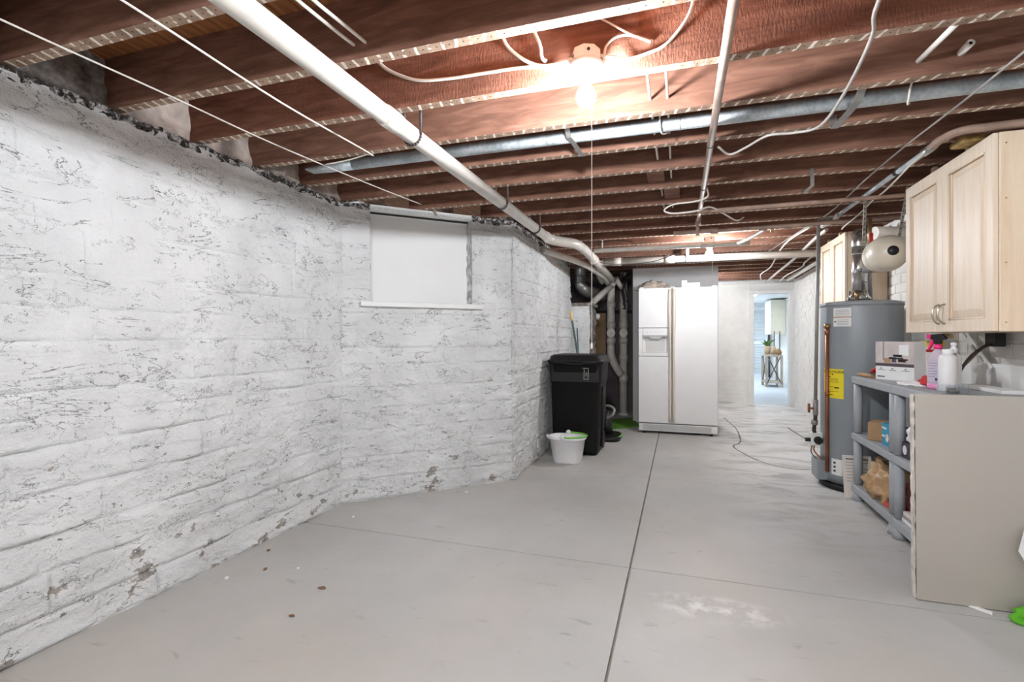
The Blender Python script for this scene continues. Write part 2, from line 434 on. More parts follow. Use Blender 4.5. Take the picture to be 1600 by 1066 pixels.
# ------------------------------------------------------------------ floor
XR = 1.65; JOIST_Z = 2.10; SUB_Z = 2.312; WTOP = 2.075
fl = struct(MB().box((-2.7, -2.8, -0.12), (2.1, 9.62, -0.014)), 'floor', 'joint_dark')
def slab(x0, x1, y0, y1):
    g = 0.0045
    MB().box((x0+g, y0+g, -0.1), (x1-g, y1-g, 0.0)).build('slab', 'concrete', fl, bevel=0.003)
ys = [-2.78, -0.9, 0.86, 2.58, 4.28, 6.26, 7.85, 9.6]
for a, b in zip(ys[:-1], ys[1:]): slab(-0.235, 2.05, a, b)
ysl = [-2.78, -0.9, 0.86, 2.58, 4.28, 6.4, 8.1]
for a, b in zip(ysl[:-1], ysl[1:]): slab(-2.68, -0.235, a, b)
def ribbon(pts, w, name, mat, par, z=0.0012):
    P = smooth(pts, 5); mb = MB(); vs_ = []
    for i, p in enumerate(P):
        t = (P[min(i+1, len(P)-1)] - P[max(i-1, 0)]).normalized(); nn = Vector((-t.y, t.x, 0))
        ww = w*(0.7+0.6*random.random())
        vs_ += [p + nn*ww/2 + Vector((0,0,z)), p - nn*ww/2 + Vector((0,0,z))]
    mb.add(vs_, [(2*i, 2*i+1, 2*i+3, 2*i+2) for i in range(len(P)-1)]); return mb.build(name, mat, par)
ribbon([(0.60,7.80,0),(0.623,7.5,0),(0.672,6.916,0),(0.636,6.083,0),(0.539,5.809,0),(0.57,5.566,0),(0.674,5.235,0),(0.804,5.029,0),(0.943,4.959,0),(1.1,4.984,0)], 0.016, 'crack', 'crack_dark', fl)
ribbon([(1.30,7.2,0),(1.33,6.7,0),(1.36,6.3,0)], 0.02, 'crack', 'crack_dark', fl)

# ------------------------------------------------------------------ painted stone walls
def stone_wall(name, P0, P1, nrm, seed, z1=WTOP, hole=None, res=0.011, thick=0.14):
    rnd = random.Random(seed)
    P0 = Vector((P0[0], P0[1], 0)); P1 = Vector((P1[0], P1[1], 0)); L = (P1-P0).length; d = (P1-P0)/L; nn = Vector((nrm[0], nrm[1], 0)).normalized()
    def at(s, z, off): return P0 + d*s + nn*off + Vector((0, 0, z))
    def wav(s, z):
        p = P0 + d*s + Vector((0, 0, z)); return 0.016*N3(p, 1.3)
    mb = MB(); nu = int(L/0.03)+2; nv = int(z1/0.03)+2
    idx = {}
    for j in range(nv):
        for i in range(nu):
            s_ = L*i/(nu-1); z = z1*j/(nv-1)
            if hole:
                h0, h1, a0, a1 = hole
                if abs(s_-h0) < 0.016: s_ = h0
                if abs(s_-h1) < 0.016: s_ = h1
                if abs(z-a0) < 0.016: z = a0
                if abs(z-a1) < 0.016: z = a1
            p = P0 + d*s_ + Vector((0,0,z))
            idx[i, j] = len(mb.v); mb.v.append(at(s_, z, wav(s_, z) + 0.006 + 0.004*N3(p, 14)))
    for j in range(nv-1):
        for i in range(nu-1):
            if hole:
                s_ = L*(i+.5)/(nu-1); z = z1*(j+.5)/(nv-1)
                if hole[0] < s_ < hole[1] and hole[2] < z < hole[3]: continue
            mb.f.append([idx[i,j], idx[i+1,j], idx[i+1,j+1], idx[i,j+1]]); mb.sm.append(True); mb.mi.append(0)
    # core behind the face
    if hole:
        h0, h1, a0, a1 = hole
        rects = [(0, L, 0, a0), (0, h0, a0, z1), (h1, L, a0, z1)] + ([(h0, h1, a1, z1)] if z1-a1 > 0.01 else [])
    else: rects = [(0, L, 0, z1)]
    for (a, b, c, e) in rects:
        q = [at(a,c,-thick), at(b,c,-thick), at(b,c,-0.012), at(a,c,-0.012)]
        mb.add(q + [x + Vector((0,0,e-c)) for x in q], [(3,2,1,0),(4,5,6,7),(0,1,5,4),(1,2,6,5),(2,3,7,6),(3,0,4,7)])
    w = struct(mb, name, 'painted_stone', recalc=False)
    lev = [0.0]; stops = sorted(set(([hole[2], hole[3]] if hole else []) + [z1]))
    for st in stops:
        while st - lev[-1] > 0.26: lev.append(lev[-1] + rnd.uniform(0.10, 0.20))
        if st - lev[-1] > 0.17: lev.append((lev[-1]+st)/2)
        if st - lev[-1] > 0.01: lev.append(st)
    for za, zb in zip(lev[:-1], lev[1:]):
        spans = [(0, L)]
        if hole and za < hole[3]-0.005 and zb > hole[2]+0.005: spans = [(0, hole[0]), (hole[1], L)]
        for (sa, sb) in spans:
            s0 = sa
            while s0 < sb - 0.005:
                s1 = s0 + rnd.uniform(0.22, 0.68)
                if sb - s1 < 0.16: s1 = sb
                nx = max(3, int((s1-s0)/res)+1); nz = max(3, int((zb-za)/res)+1)
                push = rnd.uniform(-0.003, 0.007); tilt = rnd.uniform(-0.012, 0.0); ph = rnd.uniform(0, 50)
                m2 = MB()
                def fn(u, v):
                    s_ = s0 + (s1-s0)*u; z = za + (zb-za)*v
                    p = P0 + d*s_ + Vector((0,0,z))
                    wob = 0.010*N3(p + Vector((ph,0,0)), 9)
                    eh = min(z-za, zb-z) + wob; ev = min(s_-s0, s1-s_) + wob
                    e = max(0.0, min(1.0, min(eh/0.010, ev/0.009)))
                    if u in (0, 1) or v in (0, 1): e = 0
                    o = wav(s_, z) + push + tilt*(v-0.5) + 0.010*N3(p + Vector((0,ph,0)), 4) + 0.012*N3(Vector((p.x, p.y, p.z*2.4)), 8) + 0.008*abs(N3(Vector((p.x, p.y, p.z*2.2)), 19)) + 0.004*N3(Vector((p.x, p.y, p.z*1.6)), 40)
                    o = 0.008 + o
                    return at(s_, z, wav(s_, z)*0 + o*e + (wav(s_, z) - 0.001)*(1-e))
                m2.grid(fn, nx, nz)
                ob = m2.build('stone', 'painted_stone', w, recalc=False)
                s0 = s1
    return w
wl = stone_wall('wall_left', (-2.22, 2.95), (-2.22, -0.3), (1, 0), 3)
A = Vector((-2.23, 2.93)); B = Vector((-1.28, 3.87))
wb = stone_wall('wall_bay', (B.x, B.y), (A.x, A.y), (1, -1), 11, hole=(1.3365-0.985, 1.3365-0.211, 1.405, 2.06))
ws = stone_wall('wall_side', (-1.32, 6.30), (-1.275, 3.86), (1, 0), 23)
struct(MB().box((-2.4, -2.8, 0), (-2.21, -0.3, WTOP)), 'wall_left_rear', 'painted_stone')
# return wall with a broken edge beside the stacks
mb = MB()
def brk(u, v):
    z = v*1.56; x = -1.34 + u*(0.27 + 0.035*N3((0,0,z), 7))
    return Vector((x, 6.33 + 0.01*N3((x,6.3,z), 12), z))
mb.grid(brk, 14, 60); wr = struct(mb, 'wall_return', 'painted_stone')
mb = MB(); mb.grid(lambda u, v: Vector((-1.07 + 0.035*N3((0,0,v*1.56), 7) + 0.04*N3((0,u*0.5,v*1.56), 16)*(u > 0), 6.33 + u*0.45, v*1.56)), 14, 60)
mb.build('broken_edge', 'bare_stone', wr)
MB().box((-1.36, 6.32, 1.54), (-1.04, 6.79, 1.585)).build('ledge', 'bare_stone', wr, bevel=0.01)

# crumbled mortar along the top of the walls and infill stones between the joists
def ragged(P0, P1, nrm, name, par, z0, z1, out=0.012):
    P0 = Vector((P0[0], P0[1], 0)); P1 = Vector((P1[0], P1[1], 0)); L = (P1-P0).length; d = (P1-P0)/L; nn = Vector((nrm[0], nrm[1], 0)).normalized()
    nu = int(L/0.012); mb = MB()
    def fn(u, v):
        p = P0 + d*L*u
        low = z0 + 0.022*N3(p, 9) + 0.012*N3(p, 30)
        if v < 0.75: z = low + (z1-low)*(v/0.75); o = out + 0.018*N3(Vector((p.x,p.y,z)), 22) + 0.010*N3(Vector((p.x,p.y,z)), 55)
        else: z = z1 + 0.012*N3(p, 25); o = out - 0.13*(v-0.75)/0.25
        if v == 0: o = 0.0
        return p + nn*o + Vector((0,0,z))
    mb.grid(fn, nu, 9); return mb.build(name, 'crumbled_mortar', par)
ragged((-2.22, 2.95), (-2.22, -0.3), (1, 0), 'crumbled_mortar', wl, 2.045, 2.085)
ragged((-2.23+.21*.711, 2.93+.21*.703), (-2.23, 2.93), (1, -1), 'crumbled_mortar', wb, 2.05, 2.085)
ragged((-1.28, 3.87), (-1.28-.35*.711, 3.87-.35*.703), (1, -1), 'crumbled_mortar', wb, 2.045, 2.085)
ragged((-1.31, 6.3), (-1.275, 3.87), (1, 0), 'crumbled_mortar', ws, 2.03, 2.085)

# window recess: board, sill, head ledge, reveals
win = sempty('window_1')
du = Vector((0.7108, 0.7034, 0)); dn = Vector((0.7034, -0.7108, 0)); A3 = Vector((-2.23, 2.93, 0))
MW = Matrix((( du.x, -dn.x, 0, A3.x), (du.y, -dn.y, 0, A3.y), (0, 0, 1, 0), (0, 0, 0, 1)))   # local: x along wall, y into the wall
MB().box((0.19, 0.105, 1.39), (0.99, 0.125, 2.07), MW).build('window_board', 'board_white', win)
MB().box((0.14, -0.06, 1.365), (1.06, 0.11, 1.402), MW).build('window_sill', 'white_paint', win, bevel=0.006)
mb = MB(); mb.grid(lambda u, v: MW @ Vector((0.985 + 0.012*N3((u, v*3, 4), 4), 0.002+0.12*u, 1.40+0.66*v)), 8, 40); mb.build('window_reveal', 'reveal_grey', win)
mb = MB(); mb.grid(lambda u, v: MW @ Vector((0.211 + 0.008*N3((u, v*3, 9), 4), 0.002+0.12*u, 1.40+0.66*v)), 8, 40); mb.build('window_reveal', 'reveal_grey', win)
MB().box((0.17, 0.02, 2.055), (1.02, 0.20, 2.098), MW).build('window_head', 'white_paint', win, bevel=0.004)
MB().box((0.20, 0.07, 2.048), (0.985, 0.104, 2.060), MW).build('head_shade', 'dark_void', win)  # dark strip colouring in the shade under the head ledge

# ------------------------------------------------------------------ ceiling: joists and planks
ceil = sempty('ceiling')
JY = [-2.6, -2.2, -1.8, -1.4, -1.02, -0.65, -0.3, 0.05, 0.4, 0.74, 1.10, 1.472, 1.844, 2.216, 2.59, 2.97, 3.34, 3.75, 4.15, 4.56, 4.93, 5.31, 5.70, 6.08, 6.46, 6.85, 7.23, 7.62, 8.0, 8.4, 8.8, 9.2]
def joist_mesh(x0, x1, side):
    mb = MB(); t = 0.044; z0 = 0.0; z1 = SUB_Z - JOIST_Z
    nx = max(2, int((x1-x0)/0.1))
    vs_ = []
    for i in range(nx+1):
        x = x0 + (x1-x0)*i/nx
        w0 = 0.003*N3((x, side*3.1, 0), 2.2)
        vs_ += [V(x, w0, z0 + w0), V(x, t + w0, z0 + w0*0.5), V(x, t + w0, z1), V(x, w0, z1)]
    for i in range(nx):
        a, b = 4*i, 4*i+4
        for q, mi in ((0, 1), (1, 0), (2, 0), (3, 0)):
            mb.cur = mi; mb.f.append([0]*4); mb.f.pop()
            mb.f.append([a+q, a+(q+1)%4, b+(q+1)%4, b+q]); mb.sm.append(False); mb.mi.append(mi)
    mb.v = vs_
    mb.f.append([3,2,1,0]); mb.sm.append(False); mb.mi.append(0)
    e = 4*nx; mb.f.append([e, e+1, e+2, e+3]); mb.sm.append(False); mb.mi.append(0)
    return mb
cache = {}
for i, y in enumerate(JY):
    if y < 2.9: x0 = -2.32
    elif y < 3.85: x0 = -2.23 + (y-2.93) - 0.10
    elif y < 6.3: x0 = -1.40
    else: x0 = -1.95
    x1 = 1.72 if y < 7 else 1.95
    side = 'rough_sawn' if i in (12,) else 'joist_wood'
    key = (round(x0, 2), x1, side)
    if key not in cache:
        o = joist_mesh(x0, x1, len(cache)).build('joist', [side, 'joist_underside'], ceil); o.location = (0, y, JOIST_Z); cache[key] = o
    else: link_copy(cache[key], ceil, (0, y, JOIST_Z))
pl0 = None; px = -2.45
while px < 2.0:
    if pl0 is None:
        mb = MB(); mb.box((0.001, -2.75, 0), (0.088, 9.6, 0.02)); pl0 = mb.build('plank', 'subfloor', ceil, bevel=0.002); pl0.location = (px, 0, SUB_Z)
    else: link_copy(pl0, ceil, (px, 0, SUB_Z + random.uniform(0, 0.002)))
    px += 0.09
struct(MB().box((-2.6, -2.8, SUB_Z+0.02), (2.1, 9.62, SUB_Z+0.06)), 'ceiling_deck', 'dark_void')
# blocking between joists
for (x, j, w) in ((-0.19, 15, 0.10), (-0.10, 16, 0.10), (-1.13, 12, 0.025)):
    MB().box((x, JY[j]+0.046, JOIST_Z+(0.03 if j != 12 else 0.012)), (x+w, JY[j+1]-0.002, SUB_Z-0.02)).build('blocking', 'joist_wood', ceil) if j != 12 else None
# infill between joists on the wall tops
def infill(x, ya, yb, xdir, par):
    mb = MB()
    def fn(u, v):
        y = ya + (yb-ya)*u; z = 2.06 + (SUB_Z-2.06)*v
        return Vector((x - 0.05 + 0.05*(1-v)*xdir + 0.02*N3((x, y, z), 10) + 0.010*N3((x, y, z), 30), y, z))
    mb.grid(fn, 22, 16); mb.build('infill_stone', 'bare_stone' if ya < 1.3 else 'infill_lit', par)  # bays past the first get a paler tone, their lit look put into the colour
for i in range(9, 15): infill(-2.24, JY[i]+0.044, JY[i+1], 0.8, wl)
for i in range(15, 18):
    y = (JY[i]+JY[i+1])/2; x = max(-2.23 + (y-2.93), -2.2) - 0.08
    infill(min(x, -1.32), JY[i]+0.044, JY[i+1], 0.2, wb)
for i in range(18, 24): infill(-1.36, JY[i]+0.044, JY[i+1], 0.8, ws)

# ------------------------------------------------------------------ right wall: painted brick
def brick_wall(name, P0, P1, nrm, z0, z1, seed, nparts, hole=None):
    rnd = random.Random(seed); P0 = Vector((P0[0], P0[1], 0)); P1 = Vector((P1[0], P1[1], 0)); L = (P1-P0).length; d = (P1-P0)/L
    nn = Vector((nrm[0], nrm[1], 0)).normalized()
    def bx(mb, a, b, za, zb, o0, o1):
        q = [P0+d*a+nn*o0, P0+d*b+nn*o0, P0+d*b+nn*o1, P0+d*a+nn*o1]
        mb.add([p+V(0,0,za) for p in q] + [p+V(0,0,zb) for p in q], [(3,2,1,0),(4,5,6,7),(0,1,5,4),(1,2,6,5),(2,3,7,6),(3,0,4,7)])
    mb = MB(); bx(mb, 0, L, 0, WTOP+0.02, -0.12, 0.0); w = struct(mb, name, 'brick_paint')
    rest = MB(); cnt = 0; row = 0; z = z0
    while z < z1 - 0.04:
        s = -0.11*(row % 2)
        while s < L:
            a, b = max(0, s)+0.005, min(L, s+0.21)-0.005
            if b - a > 0.03:
                o = rnd.uniform(0.003, 0.008)
                if cnt < nparts:
                    m2 = MB(); bx(m2, a, b, z+0.005, min(z+0.07, z1), -0.002, o); m2.build('brick', 'brick_paint', w, bevel=0.003, seg=1); cnt += 1
                else: bx(rest, a, b, z+0.005, min(z+0.07, z1), -0.002, o)
            s += 0.215
        z += 0.075; row += 1
    if rest.v:
        o = rest.build('brickwork', 'brick_paint', w); o['kind'] = 'stuff'
    return w
wr_ = brick_wall('wall_right', (XR, 3.0), (XR, 5.7), (-1, 0), 0.82, WTOP, 5, 260)
MB().box((XR-0.03, 2.72, 0.0), (XR-0.002, 4.2, 1.005)).build('lower_panel', 'white_paint', wr_, bevel=0.004)
struct(MB().box((XR, -2.8, 0), (XR+0.12, 3.0, WTOP+0.02)), 'wall_right_rear', 'white_paint')
brick_wall('wall_corridor', (XR, 5.7), (1.80, 9.55), (-1, 0), 0.02, WTOP, 6, 0)
wbk = brick_wall('wall_back', (0.44, 9.5), (1.15, 9.5), (0, -1), 0.02, WTOP, 8, 0)
MB().box((1.152, 9.48, 1.946), (1.9, 9.615, 2.13)).build('door_header', 'white_paint', wbk)
MB().box((0.42, 9.44, 2.06), (1.9, 9.52, 2.10)).build('ledger_pipe_board', 'white_paint', wbk)
struct(MB().box((-2.6, -2.92, 0), (2.0, -2.8, 2.35)), 'wall_rear', 'white_paint')
# door opening
dr = sempty('door_1')
MB().box((1.115, 9.455, 0), (1.20, 9.62, 1.885)).build('door_jamb', 'white_paint', dr, bevel=0.004)
MB().box((1.115, 9.455, 1.885), (1.80, 9.62, 1.945)).build('door_head', 'white_paint', dr, bevel=0.004)
MB().box((1.742, 9.455, 0), (1.80, 9.62, 1.885)).build('door_jamb', 'white_paint', dr, bevel=0.004)

# partition behind the fridge, alcove behind the stacks
struct(MB().box((-0.60, 7.0, 0), (0.47, 7.09, 2.075)), 'wall_partition', 'partition_grey', bevel=0.003)
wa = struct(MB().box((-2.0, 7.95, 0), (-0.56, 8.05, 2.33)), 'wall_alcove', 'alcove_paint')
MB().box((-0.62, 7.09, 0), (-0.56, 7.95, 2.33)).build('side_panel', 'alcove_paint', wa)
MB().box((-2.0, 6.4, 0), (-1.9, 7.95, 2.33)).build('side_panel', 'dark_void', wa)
MB().box((-1.30, 7.86, 1.52), (-0.64, 7.94, 1.56)).build('rail', 'dark_void', wa)
struct(MB().box((-0.56, 9.55, 0), (0.5, 9.65, 2.33)), 'wall_behind_partition', 'white_paint')
struct(MB().box((-0.62, 8.05, 0), (-0.56, 9.6, 2.33)), 'wall_corridor_left', 'white_paint')
o = MB().box((-1.24, 7.83, 0), (-1.08, 7.855, 1.52)).thing('wood_board', 'tan_board', 'tan wooden board standing in the alcove behind the white drain stacks', 'board')

# ------------------------------------------------------------------ far room beyond the door
struct(MB().box((0.3, 9.62, -0.1), (3.2, 16.2, 0.0)), 'floor_far', 'far_floor')
struct(MB().box((0.3, 9.62, 2.12), (3.2, 16.2, 2.2)), 'ceiling_far', 'far_wall')
wf = struct(MB().box((0.3, 16.0, 0), (3.2, 16.1, 2.12)), 'wall_far', 'far_wall')
struct(MB().box((0.3, 9.62, 0), (0.4, 16.0, 2.12)), 'wall_far_left', 'far_wall')
brick_wall('wall_far_right', (2.5, 9.7), (2.5, 16.0), (-1, 0), 0.02, 2.1, 9, 0)
struct(MB().box((1.86, 9.56, 0), (2.62, 9.7, 2.12)), 'wall_far_near', 'far_wall')
# ------------------------------------------------------------------ bulbs
def lamp(loc, label, mat, cord, bob_z=None):
    x, y, z = loc   # centre of the bulb
    t = thing('ceiling_lamp', label, 'lamp', (x, y, z-0.05))
    jb = MB(); jb.lathe([(0.0, z+0.155), (0.047, z+0.155), (0.05, z+0.15), (0.05, z+0.108), (0.0, z+0.108)], (x, y, 0), n=8, smooth=False); ob = jb.build('junction_box', 'porcelain', t)
    for a in range(0, 8, 2):
        an = a*math.pi/4+0.35
        MB().cyl((x+0.045*math.cos(an), y+0.045*math.sin(an), z+0.135), (x+0.0485*math.cos(an), y+0.0485*math.sin(an), z+0.135), 0.006, 8).build('knockout', 'iron_dark', ob)
    MB().lathe([(0.0, z+0.108), (0.058, z+0.108), (0.062, z+0.10), (0.056, z+0.088), (0.034, z+0.078), (0.024, z+0.066), (0.022, z+0.046), (0.0, z+0.046)], (x, y, 0)).build('lampholder', 'porcelain', t)
    MB().lathe([(0.0135, z+0.06), (0.015, z+0.042), (0.0155, z+0.034)], (x, y, 0), n=16).build('bulb_cap', 'sheet_metal', t)
    MB().lathe([(0.014, z+0.038), (0.019, z+0.026), (0.030, z+0.010), (0.0355, z-0.008), (0.032, z-0.026), (0.02, z-0.040), (0.0, z-0.046)], (x, y, 0), n=16).build('bulb', mat, t)
    if cord:
        pc = MB().tube([(x+0.024, y-0.03, z+0.09), (x+0.026, y-0.036, z+0.03), (x+0.026, y-0.036, bob_z)], 0.0014, 6).build('pull_cord', 'cable_white', t)
        MB().lathe([(0.0, 0.018), (0.002, 0.016), (0.0038, 0.004), (0.0042, -0.004), (0.0, -0.007)], (x+0.026, y-0.036, bob_z), n=10).build('cord_bob', 'porcelain', pc)
    return t
lamp((-0.315, 1.785, 2.012), 'lit bare bulb in white porcelain holder nearest to the camera, long pull cord', 'bulb_near', True, 1.115)
lamp((0.268, 5.17, 1.95), 'lit bare bulb above the refrigerator with thin pull cord', 'bulb_far', True, 1.62)
lamp((-0.45, -0.45, 2.012), 'added unseen fill bulb in porcelain holder behind the camera near the left wall', 'bulb_rear_added', False)  # no lamp seen here; added to brighten the near end of the room
lamp((0.15, 8.25, 2.0), 'added hidden fill bulb in porcelain holder in the corridor behind the refrigerator partition', 'bulb_far', False)  # added out of sight behind the partition to brighten the corridor walls
lamp((0.35, -1.75, 2.012), 'added unseen fill bulb in porcelain holder behind the camera by the rear wall', 'bulb_rear_added', False)  # second added bulb out of view, more light from the rear

# ------------------------------------------------------------------ pipes overhead
t = thing('drain_pipe', 'long white plastic drain pipe hung below joists along the left', 'pipe', (-1.07, 1.0, 1.96))
main = [(-1.07, -2.75, 2.0), (-1.07, 4.15, 2.0)] 
MB().tube(main, 0.036, 20).build('pipe', 'pvc', t)
jog = smooth([(-1.07, 4.15, 2.0), (-1.06, 4.24, 1.995), (-0.98, 4.33, 1.985), (-0.895, 4.46, 1.985), (-0.865, 4.7, 1.985), (-0.858, 5.0, 1.98), (-0.872, 5.6, 1.975), (-0.885, 6.5, 1.965), (-0.90, 7.28, 1.95)], 5)
MB().tube(jog, 0.043, 16).build('offset_pipe', 'pvc', t)
for y in (1.72, 4.17): MB().cyl((-1.07, y-0.045, 2.0), (-1.07, y+0.045, 2.0), 0.0405, 20).build('coupling', 'pvc', t)
MB().cyl((-0.867, 5.32, 1.978), (-0.87, 5.46, 1.977), 0.05, 16).build('coupling', 'pvc', t)
for y in (0.42, 1.862, 3.005, 3.765):
    jy = min(JY, key=lambda q: abs(q-y)); hy = jy - 0.005 if y < 1 else jy + 0.049
    p = [(-1.07-0.039, hy, 2.20), (-1.07-0.039, hy, 2.0)] + [tuple(q) for q in arc((-1.07, hy, 2.0), (-1,0,0), (0,0,-1), 0.039, 0, math.pi, 10)] + [(-1.07+0.039, hy, 2.0), (-1.07+0.039, hy, 2.20)]
    mb = MB()
    for a, b in zip(p[:-1], p[1:]):
        a = Vector(a); b = Vector(b)
        if (b-a).length < 1e-6: continue
        mb.tube([a, b], 0.0065, 6)
    mb.build('hanger', 'iron_dark', t)

t = thing('galvanized_pipe', 'grey galvanized steel pipe running crosswise under the joists', 'pipe', (0, 2.43, 2.09))
MB().tube([(-1.75, 2.43, 2.128), (1.62, 2.43, 2.128)], 0.031, 20).build('pipe', 'galvanized', t)
mb = MB(); mb.loft([(0.0, 0, 0, 0.031, 0.031, 0.030), (0.16, 0, 0.004, 0.036, 0.02, 0.018), (0.30, 0, 0.008, 0.040, 0.006, 0.005)], 6, True, Matrix.Translation((-1.75, 2.43, 2.128)) @ Matrix.Rotation(R(-90), 4, 'Y') @ Matrix.Rotation(R(90), 4, 'Z')); mb.build('flattened_end', 'galvanized', t)
for x in (-0.62, 0.0): MB().cyl((x, 2.43, 2.128), (x+0.004, 2.43, 2.128), 0.0325, 20).build('seam', 'sheet_metal', t)
def strap(pts, w, wdir, name, mat, par):
    mb = MB(); P = [Vector(p) for p in pts]; wd = Vector(wdir)*w/2; vs_ = []
    for p in P: vs_ += [p-wd, p+wd]
    mb.add(vs_, [(2*i, 2*i+1, 2*i+3, 2*i+2) for i in range(len(P)-1)]); return mb.build(name, mat, par, solid=0.0025)
strap([(-0.50, 2.255, 2.16), (-0.50, 2.37, 2.10), (-0.49, 2.43, 2.092), (-0.47, 2.57, 2.075), (-0.47, 2.588, 2.095)], 0.024, (1, 0, 0), 'strap', 'sheet_metal', t)
strap([(0.68, 2.26, 2.15), (0.68, 2.37, 2.10), (0.675, 2.43, 2.092), (0.65, 2.57, 2.072), (0.648, 2.588, 2.098), (0.648, 2.588, 2.14)], 0.03, (1, 0, 0), 'strap', 'sheet_metal', t)
def jhook(x, par): MB().tube(smooth([(x, 2.262, 2.17), (x, 2.36, 2.15), (x, 2.39, 2.10), (x+0.01, 2.43, 2.088), (x+0.03, 2.47, 2.105)], 4), 0.004, 6).build('hook', 'cable_white', par)
jhook(0.86, t); jhook(-0.085, t); jhook(1.3, t)

t = thing('water_pipe', 'thin brown painted iron pipe running lengthwise under the joists', 'pipe', (0.142, 1.5, 2.065))
MB().tube([(0.142, -2.7, 2.082), (0.142, 4.40, 2.082)], 0.0155, 14).build('pipe', 'iron_painted', t)
MB().tube([(0.142, 4.30, 2.082), (0.142, 4.42, 2.082)], 0.021, 14).build('elbow', 'iron_painted', t)
MB().tube(smooth([(0.142, 4.42, 2.082), (0.142, 4.455, 2.075), (0.142, 4.46, 2.03), (0.142, 4.46, 1.99)], 4), 0.015, 12).build('drop', 'iron_painted', t)
for y in (2.62, 3.36): MB().cyl((0.142, y, 2.082), (0.142, y+0.012, 2.082), 0.019, 12).build('clip', 'iron_dark', t)

def pipe1(name, label, pts, r, mat, sm=True, cat='pipe', n=12, group=None):
    P = smooth(pts, 6) if sm else pts
    return MB().tube(P, r, n).thing(name, mat, label, cat, group=group)
t = thing('gas_branch_pipe', 'yellowish iron pipe running crosswise toward the near wall cabinet', 'pipe', (0.7, 3.86, 2.05))
MB().tube([(0.12, 3.83, 2.042), (1.62, 3.78, 2.042)], 0.0145, 12).build('pipe', 'iron_painted', t)
t = thing('cross_pipe', 'dull iron pipe with valve crossing ceiling behind the lengthwise pipe', 'pipe', (0.7, 4.47, 2.0))
MB().tube([(-0.05, 4.50, 2.03), (1.55, 4.42, 2.03)], 0.018, 12).build('pipe', 'iron_painted', t)
for x in (0.24, 0.60, 0.78): MB().cyl((x, 4.482, 2.03), (x+0.06, 4.478, 2.03), 0.027, 12).build('fitting', 'iron_painted', t)
MB().cyl((0.70, 4.478, 2.03), (0.70, 4.478, 1.985), 0.012, 10).build('valve_stem', 'brass', t)
MB().tube(smooth([(0.66, 4.48, 2.03), (0.64, 4.6, 2.02), (0.56, 4.8, 2.0), (0.50, 4.95, 2.0)], 5), 0.014, 10).build('branch', 'pvc', t)
t = thing('supply_pipe', 'narrow white plastic pipe crossing ceiling in front of the far bulb', 'pipe', (0, 4.97, 1.98))
MB().tube([(-0.80, 4.975, 2.0), (0.60, 5.0, 2.0)], 0.021, 14).build('pipe', 'pvc', t)
MB().cyl((0.18, 4.988, 2.0), (0.30, 4.991, 2.0), 0.026, 14).build('coupling', 'pvc', t)
MB().tube([(-0.72, 4.976, 2.02), (-0.72, 4.976, 2.32)], 0.008, 8).build('hanger_rod', 'pvc', t)
t = thing('cross_drain_pipe', 'thick white plastic pipe crossing ceiling above the refrigerator', 'pipe', (0.3, 5.78, 1.96))
MB().tube([(-0.80, 5.74, 1.995), (1.60, 5.82, 2.0)], 0.038, 18).build('pipe', 'pvc', t)
for x in (-0.72, -0.15): MB().cyl((x, 5.745, 1.995), (x+0.10, 5.748, 1.996), 0.044, 18).build('coupling', 'pvc', t)
strap([(0.08, 5.70, 2.12), (0.08, 5.71, 1.96), (0.08, 5.75, 1.953), (0.08, 5.80, 1.965), (0.08, 5.81, 2.1)], 0.03, (1, 0, 0), 'strap', 'sheet_metal', t)
MB().tube(smooth([(-0.80, 5.74, 1.995), (-0.86, 5.8, 1.99), (-0.95, 6.2, 1.96), (-1.0, 6.9, 1.9)], 5), 0.035, 14).build('offset_pipe', 'pvc', t)

# drain stacks
t = thing('drain_stack', 'white vertical drain stack that bends over to join the taller neighbour', 'pipe', (-0.95, 7.45, 0.5))
MB().tube([(-0.95, 7.45, 1.98), (-0.95, 7.45, 1.02)], 0.056, 18).build('pipe', 'pvc_beige', t)
MB().tube(smooth([(-0.95, 7.45, 1.03), (-0.95, 7.45, 0.92), (-0.93, 7.47, 0.82), (-0.88, 7.52, 0.70), (-0.82, 7.57, 0.60)], 5), 0.056, 16).build('bend', 'pvc_beige', t)
for z in (1.62, 1.33, 1.10): MB().cyl((-0.95, 7.45, z-0.04), (-0.95, 7.45, z+0.04), 0.063, 18).build('coupling', 'pvc_beige', t)
c = MB().cyl((-0.95, 7.45, 1.21), (-0.94, 7.36, 1.21), 0.06, 18).build('cleanout', 'pvc_beige', t)
MB().cyl((-0.94, 7.36, 1.21), (-0.939, 7.345, 1.21), 0.025, 8).build('plug', 'pvc', c)
MB().tube(smooth([(-0.9, 7.28, 1.95), (-0.905, 7.31, 1.93), (-0.93, 7.28, 1.88)], 4), 0.05, 14).build('elbow', 'pvc', t)
MB().tube([(-0.93, 7.28, 1.88), (-1.13, 6.95, 1.63)], 0.042, 14).build('diagonal_pipe', 'pvc', t)
MB().tube(smooth([(-1.13, 6.95, 1.63), (-1.145, 6.92, 1.58), (-1.145, 6.92, 1.48), (-1.12, 6.93, 1.44), (-1.05, 6.96, 1.43)], 5), 0.042, 14).build('trap', 'pvc', t)
MB().tube([(-0.86, 7.3, 1.99), (-0.80, 7.42, 1.86)], 0.035, 12).build('branch', 'pvc_beige', t)
t = thing('drain_stack', 'white vertical drain stack standing on the floor beside the refrigerator partition', 'pipe', (-0.79, 7.62, 0))
MB().tube([(-0.79, 7.62, 0.0), (-0.79, 7.62, 2.1)], 0.056, 18).build('pipe', 'pvc_beige', t)
